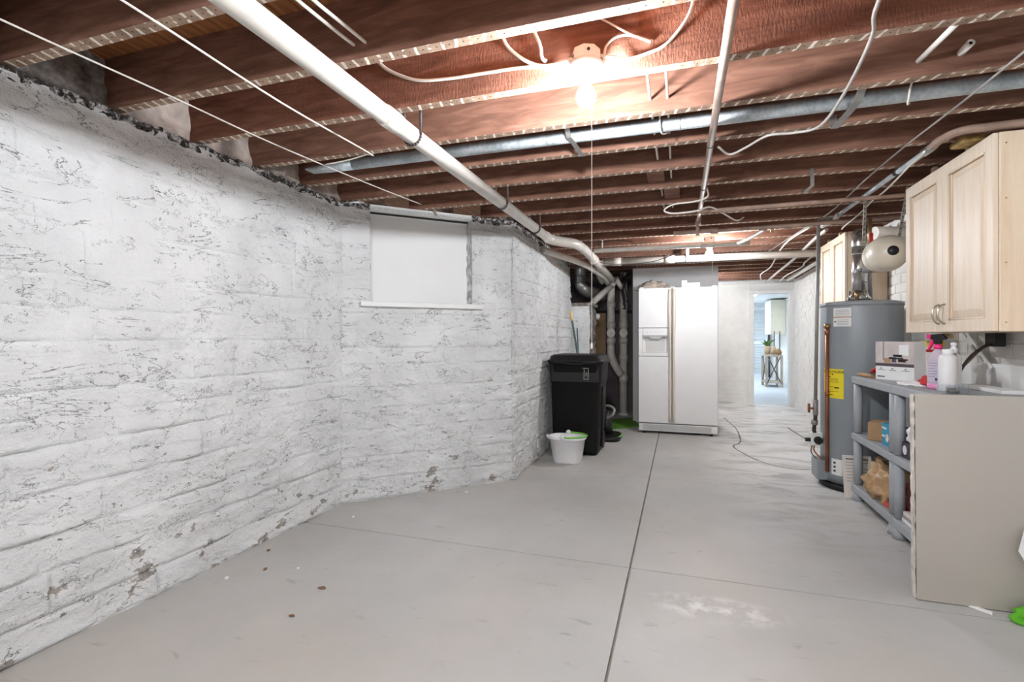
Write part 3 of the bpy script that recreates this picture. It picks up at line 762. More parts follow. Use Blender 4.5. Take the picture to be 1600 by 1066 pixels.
for z in (1.62, 1.33, 1.10, 0.84, 0.54): MB().cyl((-0.79, 7.62, z-0.045), (-0.79, 7.62, z+0.045), 0.063, 18).build('coupling', 'pvc_beige', t)
c = MB().cyl((-0.79, 7.62, 1.21), (-0.78, 7.53, 1.21), 0.06, 18).build('cleanout', 'pvc_beige', t)
MB().cyl((-0.78, 7.53, 1.21), (-0.779, 7.515, 1.21), 0.025, 8).build('plug', 'pvc', c)
MB().lathe([(0.057, 0.0), (0.075, 0.0), (0.075, 0.02), (0.06, 0.03), (0.057, 0.03)], (-0.79, 7.62, 0)).build('floor_collar', 'pvc_beige', t)
t = thing('metal_duct', 'dull sheet metal duct elbow above the return wall by the alcove', 'duct', (-1.3, 7.1, 1.65))
MB().tube(smooth([(-1.33, 7.05, 2.3), (-1.33, 7.05, 1.95), (-1.31, 7.07, 1.86), (-1.24, 7.16, 1.80), (-1.06, 7.62, 1.77)], 6), 0.085, 18).build('elbow', 'sheet_metal', t)
for z in (2.0, 1.9): MB().cyl((-1.33, 7.05, z), (-1.33, 7.05, z+0.012), 0.089, 18).build('seam', 'sheet_metal', t)
mb = MB()
for i in range(7):
    x = -0.92 + 0.012*i; mb.tube(smooth([(x+random.uniform(-.1,.25), 7.3+random.uniform(-.1,.1), 2.09), (-0.8+random.uniform(-.05,.1), 7.45, 1.98-0.02*i), (-0.76+random.uniform(-.04,.06), 7.5, 1.8-0.03*i), (-0.75+random.uniform(-.04,.06), 7.52, 1.60+random.uniform(-.05,.05))], 5), 0.008, 6)
mb.thing('cable_bundle', 'iron_dark', 'dark tangle of old cables hanging on the floor-standing drain stack', 'cable')
MB().tube(smooth([(-1.25, 4.72, 1.99), (-1.19, 4.85, 1.98), (-1.05, 5.3, 1.96), (-0.98, 5.75, 1.95), (-0.94, 6.5, 1.93), (-0.95, 7.1, 1.9)], 6), 0.033, 14).thing('side_branch_pipe', 'pvc', 'short white plastic pipe beside the offset of the long drain pipe', 'pipe')

# ------------------------------------------------------------------ cables and wires
def cable(label, pts, r=0.004, mat='cable_white', name='cable', k=6, n=6, cat='cable'):
    return MB().tube(smooth(pts, k), r, n).thing(name, mat, label, cat)
cable('thin white wire closest to the left wall, stapled under the joists', [(-1.92, 0.2, 2.092), (-1.906, 0.942, 2.09), (-1.888, 1.477, 2.092), (-1.87, 1.8, 2.085), (-1.86, 2.138, 2.09), (-1.80, 2.7, 2.088), (-1.74, 3.2, 2.092)], 0.0035, 'cable_white', 'wire')
cable('white wire that doubles back at the flattened end of the galvanized pipe', [(-1.476, 0.2, 2.092), (-1.476, 0.995, 2.09), (-1.512, 1.63, 2.088), (-1.505, 2.215, 2.091), (-1.53, 2.235, 2.091), (-1.68, 2.27, 2.088), (-1.82, 2.28, 2.085)], 0.004, 'cable_white', 'wire', 5)
cable('left one of two short white cables entering a joist beside the drain pipe', [(-1.085, 1.146, 2.165), (-1.075, 1.223, 2.15), (-1.062, 1.4, 2.148), (-1.057, 1.475, 2.15)], 0.006)
cable('right one of two short white cables entering a joist beside the drain pipe', [(-1.04, 1.146, 2.168), (-1.03, 1.238, 2.15), (-1.015, 1.4, 2.149), (-1.011, 1.475, 2.15)], 0.006)
JF = 1.836
cable('white cable sagging along the rough joist to the near bulb', [(-1.22, JF, 2.33), (-1.205, JF, 2.31), (-1.14, JF, 2.255), (-1.02, JF, 2.20), (-0.88, JF, 2.183), (-0.717, JF, 2.179), (-0.573, JF, 2.175), (-0.45, JF, 2.16), (-0.36, 1.815, 2.15)], 0.007)
cable('white cable curving down left of the near bulb, outer of two', [(-0.655, JF-.008, 2.33), (-0.65, JF-.008, 2.315), (-0.62, JF-.008, 2.255), (-0.555, JF-.012, 2.195), (-0.49, JF-.012, 2.163), (-0.42, 1.815, 2.155), (-0.36, 1.80, 2.155)], 0.007)
cable('white cable dropping straight down left of the near bulb, inner of two', [(-0.528, JF-.016, 2.33), (-0.523, JF-.016, 2.31), (-0.493, JF-.02, 2.235), (-0.486, JF-.02, 2.19), (-0.47, JF-.02, 2.172)], 0.007)
cable('white cable looping right from the near bulb over the rough joist', [(-0.268, 1.80, 2.15), (-0.22, 1.82, 2.145), (-0.165, JF, 2.14), (-0.10, JF, 2.15), (-0.057, JF, 2.162), (-0.02, JF, 2.19), (0.03, JF-.01, 2.25), (0.05, JF-.01, 2.32)], 0.006)
cable('thin white wire slanting down from the deck right of the near bulb', [(-0.31, JF, 2.33), (-0.24, JF-.01, 2.275), (-0.165, JF-.01, 2.22), (-0.11, JF, 2.195), (-0.09, JF, 2.19)], 0.004, 'cable_white', 'wire')
cable('small white cable arch stapled to the rough joist right of the bulb', [(-0.26, JF, 2.16), (-0.25, JF, 2.20), (-0.215, JF, 2.225), (-0.165, JF, 2.222), (-0.12, JF, 2.20), (-0.095, JF, 2.185)], 0.005)
cable('left one of two parallel white cables threaded through the joists', [(-0.118, 1.88, 2.160), (-0.118, 2.5, 2.152), (-0.118, 3.2, 2.158), (-0.115, 4.1, 2.157)], 0.006)
cable('right one of two parallel white cables threaded through the joists', [(-0.048, 1.88, 2.158), (-0.048, 2.5, 2.150), (-0.05, 3.2, 2.156), (-0.05, 4.1, 2.155)], 0.006)
cable('grey cable hanging slack across the joists right of the iron pipe', [(0.49, 1.0, 2.092), (0.524, 1.643, 2.085), (0.567, 1.846, 2.083), (0.588, 2.195, 2.068), (0.555, 2.40, 2.03), (0.476, 2.504, 2.05), (0.378, 2.529, 2.06), (0.30, 2.64, 2.055), (0.233, 2.70, 2.05), (0.176, 2.64, 2.075)], 0.006, 'cable_grey')
cable('dark wire running lengthwise above the near cabinet doors', [(1.08, 1.2, 2.09), (1.074, 2.108, 2.088), (1.068, 2.492, 2.087), (1.052, 3.0, 2.09), (1.051, 3.547, 2.088), (1.071, 4.387, 2.088), (1.0, 5.2, 2.09), (0.9, 6.4, 2.088)], 0.0045, 'cable_grey', 'wire')
cable('white wire wandering from the conduit elbow past the expansion tank', [(1.17, 2.92, 2.075), (1.15, 3.115, 2.06), (1.182, 3.458, 2.055), (1.20, 3.7, 2.05), (1.217, 3.927, 2.06), (1.235, 4.25, 2.045), (1.20, 4.5, 2.0), (1.24, 4.7, 2.02)], 0.005)
cable('coil of white cable looped round the far end of the iron pipe', [(0.16, 3.40, 2.09), (0.172, 3.5, 2.06), (0.10, 3.56, 2.05), (-0.04, 3.58, 2.045), (-0.10, 3.58, 2.01), (-0.04, 3.58, 1.985), (0.10, 3.62, 2.0), (0.2, 3.75, 2.05), (0.30, 3.9, 2.03), (0.40, 4.1, 2.02), (0.46, 4.2, 2.06)], 0.006)
cable('thin black wire drooping below the thick white cross pipe', [(0.2, 5.0, 2.05), (0.0, 5.3, 2.0), (-0.25, 5.55, 1.955), (-0.5, 5.62, 1.945), (-0.75, 5.6, 1.955), (-0.88, 5.5, 1.98)], 0.004, 'iron_dark', 'wire')
cable('dark wire draped over the white pipes near the drain offset', [(-1.15, 4.6, 2.09), (-0.9, 4.7, 2.03), (-0.6, 4.75, 2.045), (-0.45, 4.85, 2.05), (-0.38, 5.0, 2.03), (-0.33, 5.1, 2.09)], 0.004, 'iron_dark', 'wire')
cable('white cable zigzagging toward the corridor ceiling, left of three', [(1.04, 4.75, 2.07), (0.98, 5.2, 2.06), (0.97, 5.55, 2.05), (1.05, 6.4, 2.08), (1.12, 7.3, 2.06), (1.13, 8.2, 2.07), (1.25, 9.0, 2.06)], 0.008)
cable('white pipe-like conduit toward the corridor ceiling, middle of three', [(1.18, 4.9, 2.06), (1.2, 5.4, 2.07), (1.25, 6.6, 2.05), (1.3, 7.8, 2.06), (1.36, 9.3, 2.06)], 0.015, 'pvc', 'conduit')
cable('white cable zigzagging toward the corridor ceiling, right of three', [(1.42, 6.0, 2.07), (1.42, 6.8, 2.05), (1.50, 7.4, 2.06), (1.46, 8.2, 2.04), (1.55, 9.2, 2.06)], 0.009)
MB().tube([(1.55, 6.0, 2.055), (1.60, 8.8, 2.05)], 0.03, 12).thing('corridor_pipe', 'pvc', 'white plastic pipe hugging the top of the corridor brick wall', 'pipe')
# conduit above the near cabinet
t = thing('electrical_conduit', 'grey metal conduit with elbow running above the near cabinet', 'conduit', (1.15, 3.4, 2.06))
MB().tube([(1.165, 3.02, 2.075), (1.14, 4.40, 2.075)], 0.014, 12).build('tube', 'galvanized', t)
MB().tube(smooth([(1.165, 3.02, 2.075), (1.165, 2.88, 2.078), (1.20, 2.80, 2.08), (1.30, 2.785, 2.08), (1.62, 2.78, 2.08)], 6), 0.019, 12).build('elbow', 'iron_painted', t)
MB().cyl((1.166, 2.96, 2.075), (1.163, 3.06, 2.075), 0.02, 12).build('connector', 'sheet_metal', t)
MB().cyl((1.157, 3.36, 2.075), (1.156, 3.39, 2.075), 0.018, 12).build('clamp', 'iron_dark', t)
MB().tube(smooth([(1.14, 4.40, 2.075), (1.12, 4.5, 2.05), (1.08, 4.62, 2.04)], 5), 0.02, 10).build('end_fitting', 'pvc', t)
mb = MB().box((1.24, 2.88, 2.055), (1.34, 3.0, 2.085)); mb.thing('wood_debris', 'debris', 'yellowish-brown wooden debris tucked above the near cabinet', 'debris', bevel=0.012)  # scrap of wooden debris, a single rounded block
# tubes through the joist on the right
t = thing('porcelain_tube', 'short white porcelain tube stub poking from a joist at upper right', 'tube', (0.95, 2.2, 2.16))
MB().lathe([(0.006, 0.0), (0.013, 0.0), (0.013, 0.075), (0.006, 0.075), (0.006, 0.0)], (0.952, 2.225, 2.165), Matrix.Rotation(R(90), 3, 'X'), n=12).build('tube', 'porcelain', t)
MB().cyl((0.952, 2.155, 2.165), (0.952, 2.153, 2.165), 0.0062, 10).build('bore', 'black_plastic', t)
MB().tube([(0.826, 2.23, 2.158), (0.813, 1.885, 2.118)], 0.009, 10).thing('porcelain_tube', 'porcelain', 'long white tube slanting between two joists at upper right', 'tube')
strap([(0.73, 3.335, 2.13), (0.73, 3.332, 2.05), (0.73, 3.33, 2.03), (0.71, 3.44, 2.02), (0.71, 3.50, 2.05)], 0.02, (1, 0, 0), 'strap', 'sheet_metal', None)
o = bpy.data.objects['strap.002' if 'strap.003' not in bpy.data.objects else 'strap.003']; o.name = 'joist_strap'
o['label'] = 'bent loose metal strap dangling from a joist near the conduit'; o['category'] = 'strap'

# ------------------------------------------------------------------ refrigerator
FX0, FX1, FY, FZ = -0.469, 0.417, 6.25, 1.735
t = thing('refrigerator', 'white side-by-side refrigerator with ice dispenser and cream handles', 'refrigerator', (-0.026, 6.6, 0))
MB().box((FX0+0.004, FY+0.065, 0.03), (FX1-0.004, 6.95, FZ-0.015)).build('cabinet', 'fridge_white', t, bevel=0.006)
SP = -0.086
fd = MB()
fd.box((FX0, FY, 1.262), (SP-0.006, FY+0.06, FZ)); fd.box((FX0, FY, 0.13), (SP-0.006, FY+0.06, 0.918))
fd.box((FX0, FY+0.001, 0.924), (FX0+0.045, FY+0.06, 1.256)); fd.box((SP-0.05, FY+0.001, 0.924), (SP-0.006, FY+0.06, 1.256))
fd.box((FX0+0.045, FY+0.001, 1.175), (SP-0.05, FY+0.06, 1.256)); fd.box((FX0+0.045, FY+0.001, 0.924), (SP-0.05, FY+0.06, 0.965))
fd.box((FX0+0.045, FY+0.045, 0.965), (SP-0.05, FY+0.06, 1.175))
fdo = fd.build('freezer_door', 'fridge_white', t, bevel=0.004)
ds = MB(); ds.prism([(FY+0.044, 0.97), (FY+0.044, 1.17), (FY+0.02, 1.17), (FY+0.036, 1.10)], FX0+0.08, SP-0.08, 'x'); ds.build('dispenser_recess', 'fridge_shade', fdo, bevel=0.003)
MB().box((FX0+0.05, FY-0.006, 1.17), (SP-0.055, FY+0.02, 1.245)).build('control_panel', 'fridge_white', fdo, bevel=0.004)
MB().box((FX0+0.05, FY-0.008, 1.158), (SP-0.055, FY+0.03, 1.168)).build('panel_lip', 'grille_grey', fdo)
MB().prism([(FX0+0.12, 1.158), (SP-0.11, 1.158), (SP-0.14, 1.13), (FX0+0.15, 1.13)], FY+0.0, FY+0.03, 'y').build('dispenser_paddle', 'grille_grey', fdo, bevel=0.003)
for i in range(4): MB().cyl((FX0+0.10+0.05*i, FY-0.0075, 1.208), (FX0+0.10+0.05*i, FY-0.004, 1.208), 0.006, 10).build('button', 'grille_grey', fdo)
MB().box((FX0+0.07, FY-0.002, 0.966), (SP-0.07, FY+0.045, 0.978)).build('drip_tray', 'fridge_white', fdo, bevel=0.003)
fr = MB().box((SP+0.006, FY, 0.13), (FX1, FY+0.06, FZ)).build('fridge_door', 'fridge_white', t, bevel=0.006)
def fhandle(x, sgn, par):
    mb = MB(); pr = []
    for i in range(25):
        z = 0.15 + (FZ-0.17)*i/24; q = (z-0.15)/(FZ-0.17)
        w = 0.026 + 0.010*math.exp(-((z-1.5)/0.25)**2) - 0.006*math.exp(-((z-1.0)/0.18)**2); h = 0.022 + 0.03*math.exp(-((z-1.12)/0.32)**2)
        pr.append((z, w, h))
    vs_ = []
    for z, w, h in pr:
        a = x; b = x + sgn*w
        vs_ += [V(a, FY, z), V(a, FY-h, z), V((a+b)/2, FY-h-0.006, z), V(b, FY-h*0.8, z), V(b, FY, z)]
    mb.add(vs_, [(5*i+j, 5*i+j+1, 5*i+j+6, 5*i+j+5) for i in range(24) for j in range(4)], True)
    mb.f += [[0,1,2,3,4], [124,123,122,121,120]]; mb.sm += [False]*2; mb.mi += [0]*2
    mb.build('handle', 'fridge_trim', par)
fhandle(SP-0.010, -1, fdo); fhandle(SP+0.010, 1, fr)
g = MB().box((FX0+0.004, FY+0.01, 0.03), (FX1-0.004, FY+0.06, 0.118)).build('base_grille', 'fridge_white', t, bevel=0.004)
for i in range(6): MB().box((FX0+0.05, FY+0.004, 0.048+0.011*i), (FX1-0.07, FY+0.012, 0.053+0.011*i)).build('slat', 'grille_grey', g)
for x in (FX0+0.06, FX1-0.07): MB().cyl((x, FY+0.04, 0.0), (x, FY+0.04, 0.032), 0.018, 12).build('foot', 'black_plastic', t)
for x in (FX0+0.06, FX1-0.07): MB().cyl((x, 6.88, 0.0), (x, 6.88, 0.032), 0.018, 12).build('foot', 'black_plastic', t)
for x in (FX0+0.03, SP, FX1-0.04): MB().box((x-0.02, FY+0.015, FZ), (x+0.03, FY+0.10, FZ+0.014)).build('hinge_cover', 'fridge_white', t, bevel=0.004)
def blob(fn, nu=40, nv=20):
    mb = MB()
    def g_(u, v):
        a = 2*math.pi*u; b = math.pi*v; return fn(a, b)
    mb.grid(g_, nu, nv); return mb
def crumple(c, s, flat, amp, fr_, seed, zmin):
    c = Vector(c)
    def fn(a, b):
        d = Vector((math.sin(b)*math.cos(a), math.sin(b)*math.sin(a), math.cos(b)))
        k = 1 + amp*N3(d + Vector((seed, 0, 0)), fr_) + amp*0.6*abs(N3(d + Vector((0, seed, 0)), fr_*2.3))
        p = c + Vector((d.x*s[0]*k, d.y*s[1]*k, d.z*s[2]*k)); p.z = max(p.z, zmin); return p
    return blob(fn, 56, 30)
crumple((-0.31, 6.6, FZ-0.005), (0.19, 0.16, 0.115), 0, 0.35, 3.2, 4.0, FZ+0.001).thing('folded_blanket', 'cloth_taupe', 'crumpled taupe blanket heaped on top of the refrigerator', 'blanket')
mb = MB(); mb.box((0.02, 6.42, FZ+0.001), (0.23, 6.6, FZ+0.07)); mb.box((0.02, 6.42, FZ+0.07), (0.085, 6.6, FZ+0.10))
mb.thing('white_carton', 'paper_white', 'small white carton with raised end on top of the refrigerator', 'box', bevel=0.004)

# ------------------------------------------------------------------ refuse bin, bucket, broom, mat
t = thing('refuse_bin', 'tall black wheeled refuse bin with lid beside the left wall', 'bin', (-0.97, 5.1, 0))
cx, cy = -0.965, 5.10
body = MB().loft([(0.012, cx, cy, 0.205, 0.215, 0.05), (0.06, cx, cy, 0.215, 0.222, 0.05), (0.70, cx, cy, 0.242, 0.25, 0.05), (0.705, cx, cy, 0.250, 0.258, 0.05), (0.885, cx, cy, 0.258, 0.265, 0.05), (0.89, cx, cy, 0.272, 0.278, 0.05), (0.905, cx, cy, 0.272, 0.278, 0.05)], 7).build('body', 'bin_black', t)
lid = MB().loft([(0.905, cx, cy, 0.278, 0.285, 0.055), (0.925, cx, cy, 0.278, 0.285, 0.055), (0.93, cx, cy, 0.262, 0.270, 0.055), (0.965, cx, cy, 0.252, 0.260, 0.06), (0.978, cx, cy, 0.225, 0.235, 0.06)], 7).build('lid', 'bin_band', t)
MB().tube(smooth([(cx-0.2, cy-0.287, 0.905), (cx-0.1, cy-0.29, 0.902), (cx-0.04, cy-0.292, 0.892), (cx+0.04, cy-0.292, 0.892), (cx+0.1, cy-0.29, 0.902), (cx+0.2, cy-0.287, 0.905)], 4), 0.011, 8).build('grip', 'bin_band', lid)
MB().box((cx-0.235, cy-0.262, 0.715), (cx+0.235, cy-0.25, 0.88)).build('band', 'bin_band', body, bevel=0.004)
em = MB(); ex, ez, ey = cx+0.105, 0.80, cy-0.2635
em.tube([(ex-0.03, ey, ez+0.05), (ex+0.03, ey, ez+0.05)], 0.004, 6); em.tube([(ex+0.028, ey, ez+0.05), (ex+0.028, ey, ez-0.055)], 0.004, 6)
em.tube([(ex-0.012, ey, ez+0.045), (ex-0.016, ey, ez-0.055)], 0.004, 6); em.tube([(ex-0.018, ey, ez-0.055), (ex+0.03, ey, ez-0.055)], 0.004, 6)
em.tube([(ex+0.008, ey, ez+0.02), (ex-0.002, ey, ez-0.03)], 0.003, 6); em.tube([(ex+0.008, ey, ez+0.02), (ex+0.018, ey, ez-0.03)], 0.003, 6)
em.build('emblem', 'emblem_grey', body)
for s_ in (-1, 1):
    MB().tube([(cx+s_*0.236, cy-0.12, 0.08), (cx+s_*0.255, cy-0.12, 0.66)], 0.012, 8).build('side_rib', 'bin_black', body)
for s_ in (-1, 1): MB().cyl((cx+s_*0.16, cy+0.20, 0.09), (cx+s_*0.215, cy+0.20, 0.09), 0.088, 20).build('wheel', 'black_plastic', t)
MB().cyl((cx-0.2, cy+0.28, 0.93), (cx+0.2, cy+0.28, 0.93), 0.014, 10).build('rear_handle', 'bin_black', t)

t = thing('mop_bucket', 'small white plastic bucket with lime green handle beside the refuse bin', 'bucket', (-0.99, 4.60, 0))
bx_, by_ = -0.985, 4.60
MB().loft([(0.0, bx_, by_, 0.125, 0.10, 0.085), (0.012, bx_, by_, 0.13, 0.105, 0.09), (0.215, bx_, by_, 0.16, 0.13, 0.11), (0.218, bx_, by_, 0.172, 0.14, 0.12), (0.236, bx_, by_, 0.175, 0.143, 0.12), (0.236, bx_, by_, 0.160, 0.128, 0.11), (0.03, bx_, by_, 0.125, 0.10, 0.085)], 8).build('body', 'bucket_white', t)
MB().prism([(bx_-0.17, 0.236), (bx_-0.20, 0.237), (bx_-0.165, 0.19)], by_-0.03, by_+0.03, 'y').build('spout', 'bucket_white', t, bevel=0.004)
for s_ in (-1, 1): MB().lathe([(0.0, -0.012), (0.022, -0.01), (0.022, 0.01), (0.0, 0.012)], (bx_-0.02, by_+s_*0.138, 0.245), Matrix.Rotation(R(90), 3, 'X'), n=18).build('handle_lug', 'bucket_white', t)
hp = [Vector((bx_-0.02, by_-0.14, 0.25))] + [Vector((bx_-0.02+0.20*math.sin(a), by_-0.145*math.cos(a), 0.243+0.004*math.sin(a))) for a in [math.pi*i/14 for i in range(1, 14)]] + [Vector((bx_-0.02, by_+0.14, 0.25))]
MB().tube(hp, 0.0075, 8).build('handle', 'lime', t)

t = thing('broom', 'broom handle with pale tip leaning on wall behind the refuse bin', 'broom', (-1.0, 5.45, 0))
MB().tube([(-0.90, 5.44, 0.06), (-1.13, 5.52, 1.33)], 0.0115, 10).build('shaft', 'broom_green', t)
MB().tube([(-1.13, 5.52, 1.33), (-1.15, 5.527, 1.44)], [0.014, 0.016], 10).build('tip', 'broom_tip', t)
MB().box((-1.02, 5.40, 0.0), (-0.78, 5.48, 0.07)).build('head', 'broom_green', t, bevel=0.008)
MB().tube([(-1.03, 5.60, 0.0), (-1.09, 5.60, 1.25)], 0.008, 8).thing('thin_rod', 'broom_green', 'thin green rod standing beside the broom behind the refuse bin', 'rod')
t = thing('floor_cleaner', 'low black floor cleaner with lime edged base beside the refuse bin', 'cleaner', (-0.72, 5.85, 0))
MB().loft([(0.0, -0.76, 5.80, 0.13, 0.22, 0.11), (0.035, -0.76, 5.80, 0.135, 0.225, 0.11), (0.05, -0.76, 5.80, 0.12, 0.21, 0.10)], 8).build('base', 'bin_band', t)
MB().tube(arc((-0.76, 5.80, 0.042), (1,0,0), (0,1.65,0), 0.136, -0.7, 1.7, 18), 0.009, 8).build('bumper', 'lime', t)
MB().loft([(0.05, -0.80, 5.86, 0.07, 0.10, 0.06), (0.20, -0.80, 5.88, 0.055, 0.08, 0.05), (0.30, -0.80, 5.90, 0.045, 0.06, 0.04)], 7).build('motor_housing', 'black_plastic', t)
MB().tube(smooth([(-0.79, 5.82, 0.22), (-0.72, 5.80, 0.27), (-0.71, 5.84, 0.33), (-0.78, 5.88, 0.36), (-0.84, 5.92, 0.33), (-0.82, 5.94, 0.28)], 5), 0.014, 8).build('hose', 'grey_metal', t)
MB().prism([(-0.98, 6.95), (-0.62, 7.30), (-0.50, 6.68), (-0.80, 6.36)], 0.0, 0.022).thing('floor_mat', 'mat_green', 'bright green mat lying on the floor left of the refrigerator', 'mat', bevel=0.004)

# ------------------------------------------------------------------ wall cabinets
def cabinet(label, xf, y0, y1, z0, z1):
    t = thing('wall_cabinet', label, 'cabinet', (xf+0.15, (y0+y1)/2, z0), 'maple wall cabinets')
    body = MB().box((xf+0.022, y0, z0), (XR-0.012, y1, z1)).build('body', 'maple', t, bevel=0.003)
    for z in (z0+0.04, z0+0.30, z0+0.58, z1-0.05):
        for x in (xf+0.045,): MB().cyl((x, y0-0.0015, z), (x, y0+0.002, z), 0.0035, 8).build('screw', 'brass', body)
    for yy in (y0+0.26, y0+0.62):
        if yy < y1 - 0.05: MB().box((xf+0.03, yy, z1), (xf+0.05, yy+0.035, z1+0.045)).build('hanging_cleat', 'maple', body)
    ym = (y0+y1)/2
    for (a, b, hs) in ((y0+0.002, ym-0.0015, 1), (ym+0.0015, y1-0.002, -1)):
        d = MB(); w = 0.062; zz0, zz1 = z0+0.002, z1-0.002
        d.box((xf, a, zz0), (xf+0.02, a+w, zz1)); d.box((xf, b-w, zz0), (xf+0.02, b, zz1))
        d.box((xf, a+w, zz0), (xf+0.02, b-w, zz0+w)); d.box((xf, a+w, zz1-w), (xf+0.02, b-w, zz1))
        dr_ = d.build('door', 'maple_door', t, bevel=0.0025)
        p = MB(); pa, pb, pc, pd = a+w-0.002, b-w+0.002, zz0+w-0.002, zz1-w+0.002; q = 0.045
        p.add([V(xf+0.018, pa, pc), V(xf+0.018, pb, pc), V(xf+0.018, pb, pd), V(xf+0.018, pa, pd),
               V(xf+0.003, pa+q, pc+q), V(xf+0.003, pb-q, pc+q), V(xf+0.003, pb-q, pd-q), V(xf+0.003, pa+q, pd-q)],
              [(0,1,5,4),(1,2,6,5),(2,3,7,6),(3,0,4,7),(4,5,6,7)])
        p.build('door_panel', 'maple_door', dr_)
        mo = MB()
        for e0, e1 in (((a+w, zz0+w), (b-w, zz0+w)), ((b-w, zz0+w), (b-w, zz1-w)), ((b-w, zz1-w), (a+w, zz1-w)), ((a+w, zz1-w), (a+w, zz0+w))):
            mo.tube([(xf+0.001, e0[0], e0[1]), (xf+0.001, e1[0], e1[1])], 0.005, 8)
        mo.build('moulding', 'maple_door', dr_)
        hy = (b - 0.028) if hs > 0 else (a + 0.028)
        hz = z0 + 0.095
        MB().tube([(xf+0.002, hy, hz-0.05)] + [Vector((xf - 0.032*math.sin(math.pi*i/12), hy, hz - 0.05*math.cos(math.pi*i/12))) for i in range(1, 12)] + [(xf+0.002, hy, hz+0.05)], 0.0048, 8).build('handle', 'nickel', dr_)
    return t
cabinet('pale maple two-door wall cabinet nearest the camera, above the shelves', 1.30, 2.758, 3.66, 1.175, 2.045)
cabinet('pale maple wall cabinet behind the water heater and flue pipe', 1.33, 4.96, 5.74, 1.175, 2.045)

# ------------------------------------------------------------------ water heater
HX, HY, HR = 1.32, 4.535, 0.265
t = thing('water_heater', 'grey cylindrical gas water heater with yellow label between the cabinets', 'water heater', (HX, HY, 0))
MB().lathe([(0.0, 0.05), (HR-0.006, 0.05), (HR-0.004, 0.10), (HR, 0.105), (HR, 1.375), (HR-0.004, 1.40), (0.0, 1.405)], (HX, HY, 0), n=64).build('tank', 'heater_grey', t)
MB().lathe([(HR-0.02, 1.385), (HR+0.006, 1.385), (HR+0.006, 1.412), (HR-0.02, 1.418), (0.10, 1.43), (0.0, 1.43)], (HX, HY, 0), n=64).build('top_cap', 'heater_cap', t)
MB().lathe([(0.0, 0.0), (HR+0.005, 0.0), (HR+0.02, 0.045), (HR+0.012, 0.045), (HR-0.005, 0.012), (0.0, 0.012)], (HX, HY, 0), n=48).build('drain_pan', 'black_plastic', t)
for a in (0.5, 2.6, 4.7): MB().cyl((HX+0.2*math.cos(a), HY+0.2*math.sin(a), 0.01), (HX+0.2*math.cos(a), HY+0.2*math.sin(a), 0.055), 0.02, 10).build('leg', 'iron_dark', t)
def onwall(ac, r, zc):      # map flat (x to the right, y up) onto the tank, ac = angle of the label's middle
    def f(co): 
        a = ac + co[0]/HR; return Vector((HX + r*math.cos(a), HY + r*math.sin(a), zc + co[1]))
    return f
def patch(ac, zc, w, h, mat, name, dr=0.0015, par=None, n=8):
    f = onwall(ac, HR+dr, zc); mb = MB()
    mb.grid(lambda u, v: f((w*(u-0.5), h*(v-0.5))), n, 2); return mb.build(name, mat, par or t)
def aim(x, y): return math.atan2(y-HY, x-HX)
AC = math.radians(-118)
lb = patch(AC-0.24, 1.335, 0.125, 0.065, 'label_white', 'label'); patch(AC-0.24, 1.299, 0.125, 0.006, 'label_orange', 'stripe', 0.002, lb)
lb2 = patch(AC-0.24, 1.262, 0.125, 0.065, 'label_white', 'label')
for i in range(4):
    patch(AC-0.24, 1.35-0.012*i, 0.10, 0.003, 'ink_grey', 'print_line', 0.0025, lb); patch(AC-0.22, 1.278-0.012*i, 0.08, 0.003, 'ink_grey', 'print_line', 0.0025, lb2)
patch(AC-0.42, 1.265, 0.012, 0.010, 'ink', 'print_mark', 0.0025, lb2)
eg = patch(AC-0.51, 0.80, 0.17, 0.22, 'label_yellow', 'energy_label')
f = onwall(AC-0.51, HR+0.003, 0.80)
MB().text('ENERGYGUIDE', 0.0265, lambda co: f((co.x, co.y+0.088)), True).build('heading', 'ink', eg)
MB().prism([(-0.008, 0.070), (0.008, 0.070), (0.0, 0.060)], 0, 0.001, 'z', None).v
mb = MB(); mb.add([f((-0.010, 0.074)), f((0.010, 0.074)), f((0.0, 0.062))], [(0, 1, 2)]); mb.build('arrow', 'ink', eg)
for i, (x, y, w, h) in enumerate(((-0.035, 0.050, 0.04, 0.006), (0.0, 0.034, 0.09, 0.003), (0.0, 0.020, 0.10, 0.0025), (0.0, 0.010, 0.10, 0.0025), (0.035, -0.030, 0.036, 0.010), (-0.01, -0.026, 0.03, 0.003), (0.0, -0.060, 0.10, 0.0025), (-0.02, -0.085, 0.05, 0.004))):
    patch(AC-0.51 + x/HR, 0.80+y, w, h, 'ink', 'print_line', 0.0025, eg)
pl_ = patch(AC-0.38, 0.175, 0.085, 0.12, 'label_white', 'rating_label')
for i in range(3): patch(AC-0.44, 0.205-0.03*i, 0.018, 0.014, 'ink', 'print_mark', 0.0025, pl_)
# gas control and burner box on the left side
MB().box((HX-HR-0.075, HY-0.03, 0.30), (HX-HR+0.01, HY+0.05, 0.40)).build('gas_control', 'label_white', t, bevel=0.006)
MB().cyl((HX-HR-0.03, HY-0.035, 0.345), (HX-HR-0.03, HY-0.055, 0.345), 0.03, 16).build('control_dial', 'black_plastic', t)
MB().cyl((HX-HR-0.075, HY+0.0, 0.34), (HX-HR-0.11, HY+0.0, 0.34), 0.016, 10).build('control_knob', 'black_plastic', t)
MB().box((HX-HR-0.05, HY-0.09, 0.05), (HX-HR+0.05, HY+0.09, 0.20)).build('burner_box', 'heater_grey', t, bevel=0.01)
MB().tube(smooth([(HX-HR-0.05, HY-0.01, 0.30), (HX-HR-0.055, HY-0.03, 0.26), (HX-HR-0.02, HY-0.06, 0.215), (HX-HR+0.01, HY-0.07, 0.18)], 5), 0.006, 8).build('burner_tube', 'copper', t)
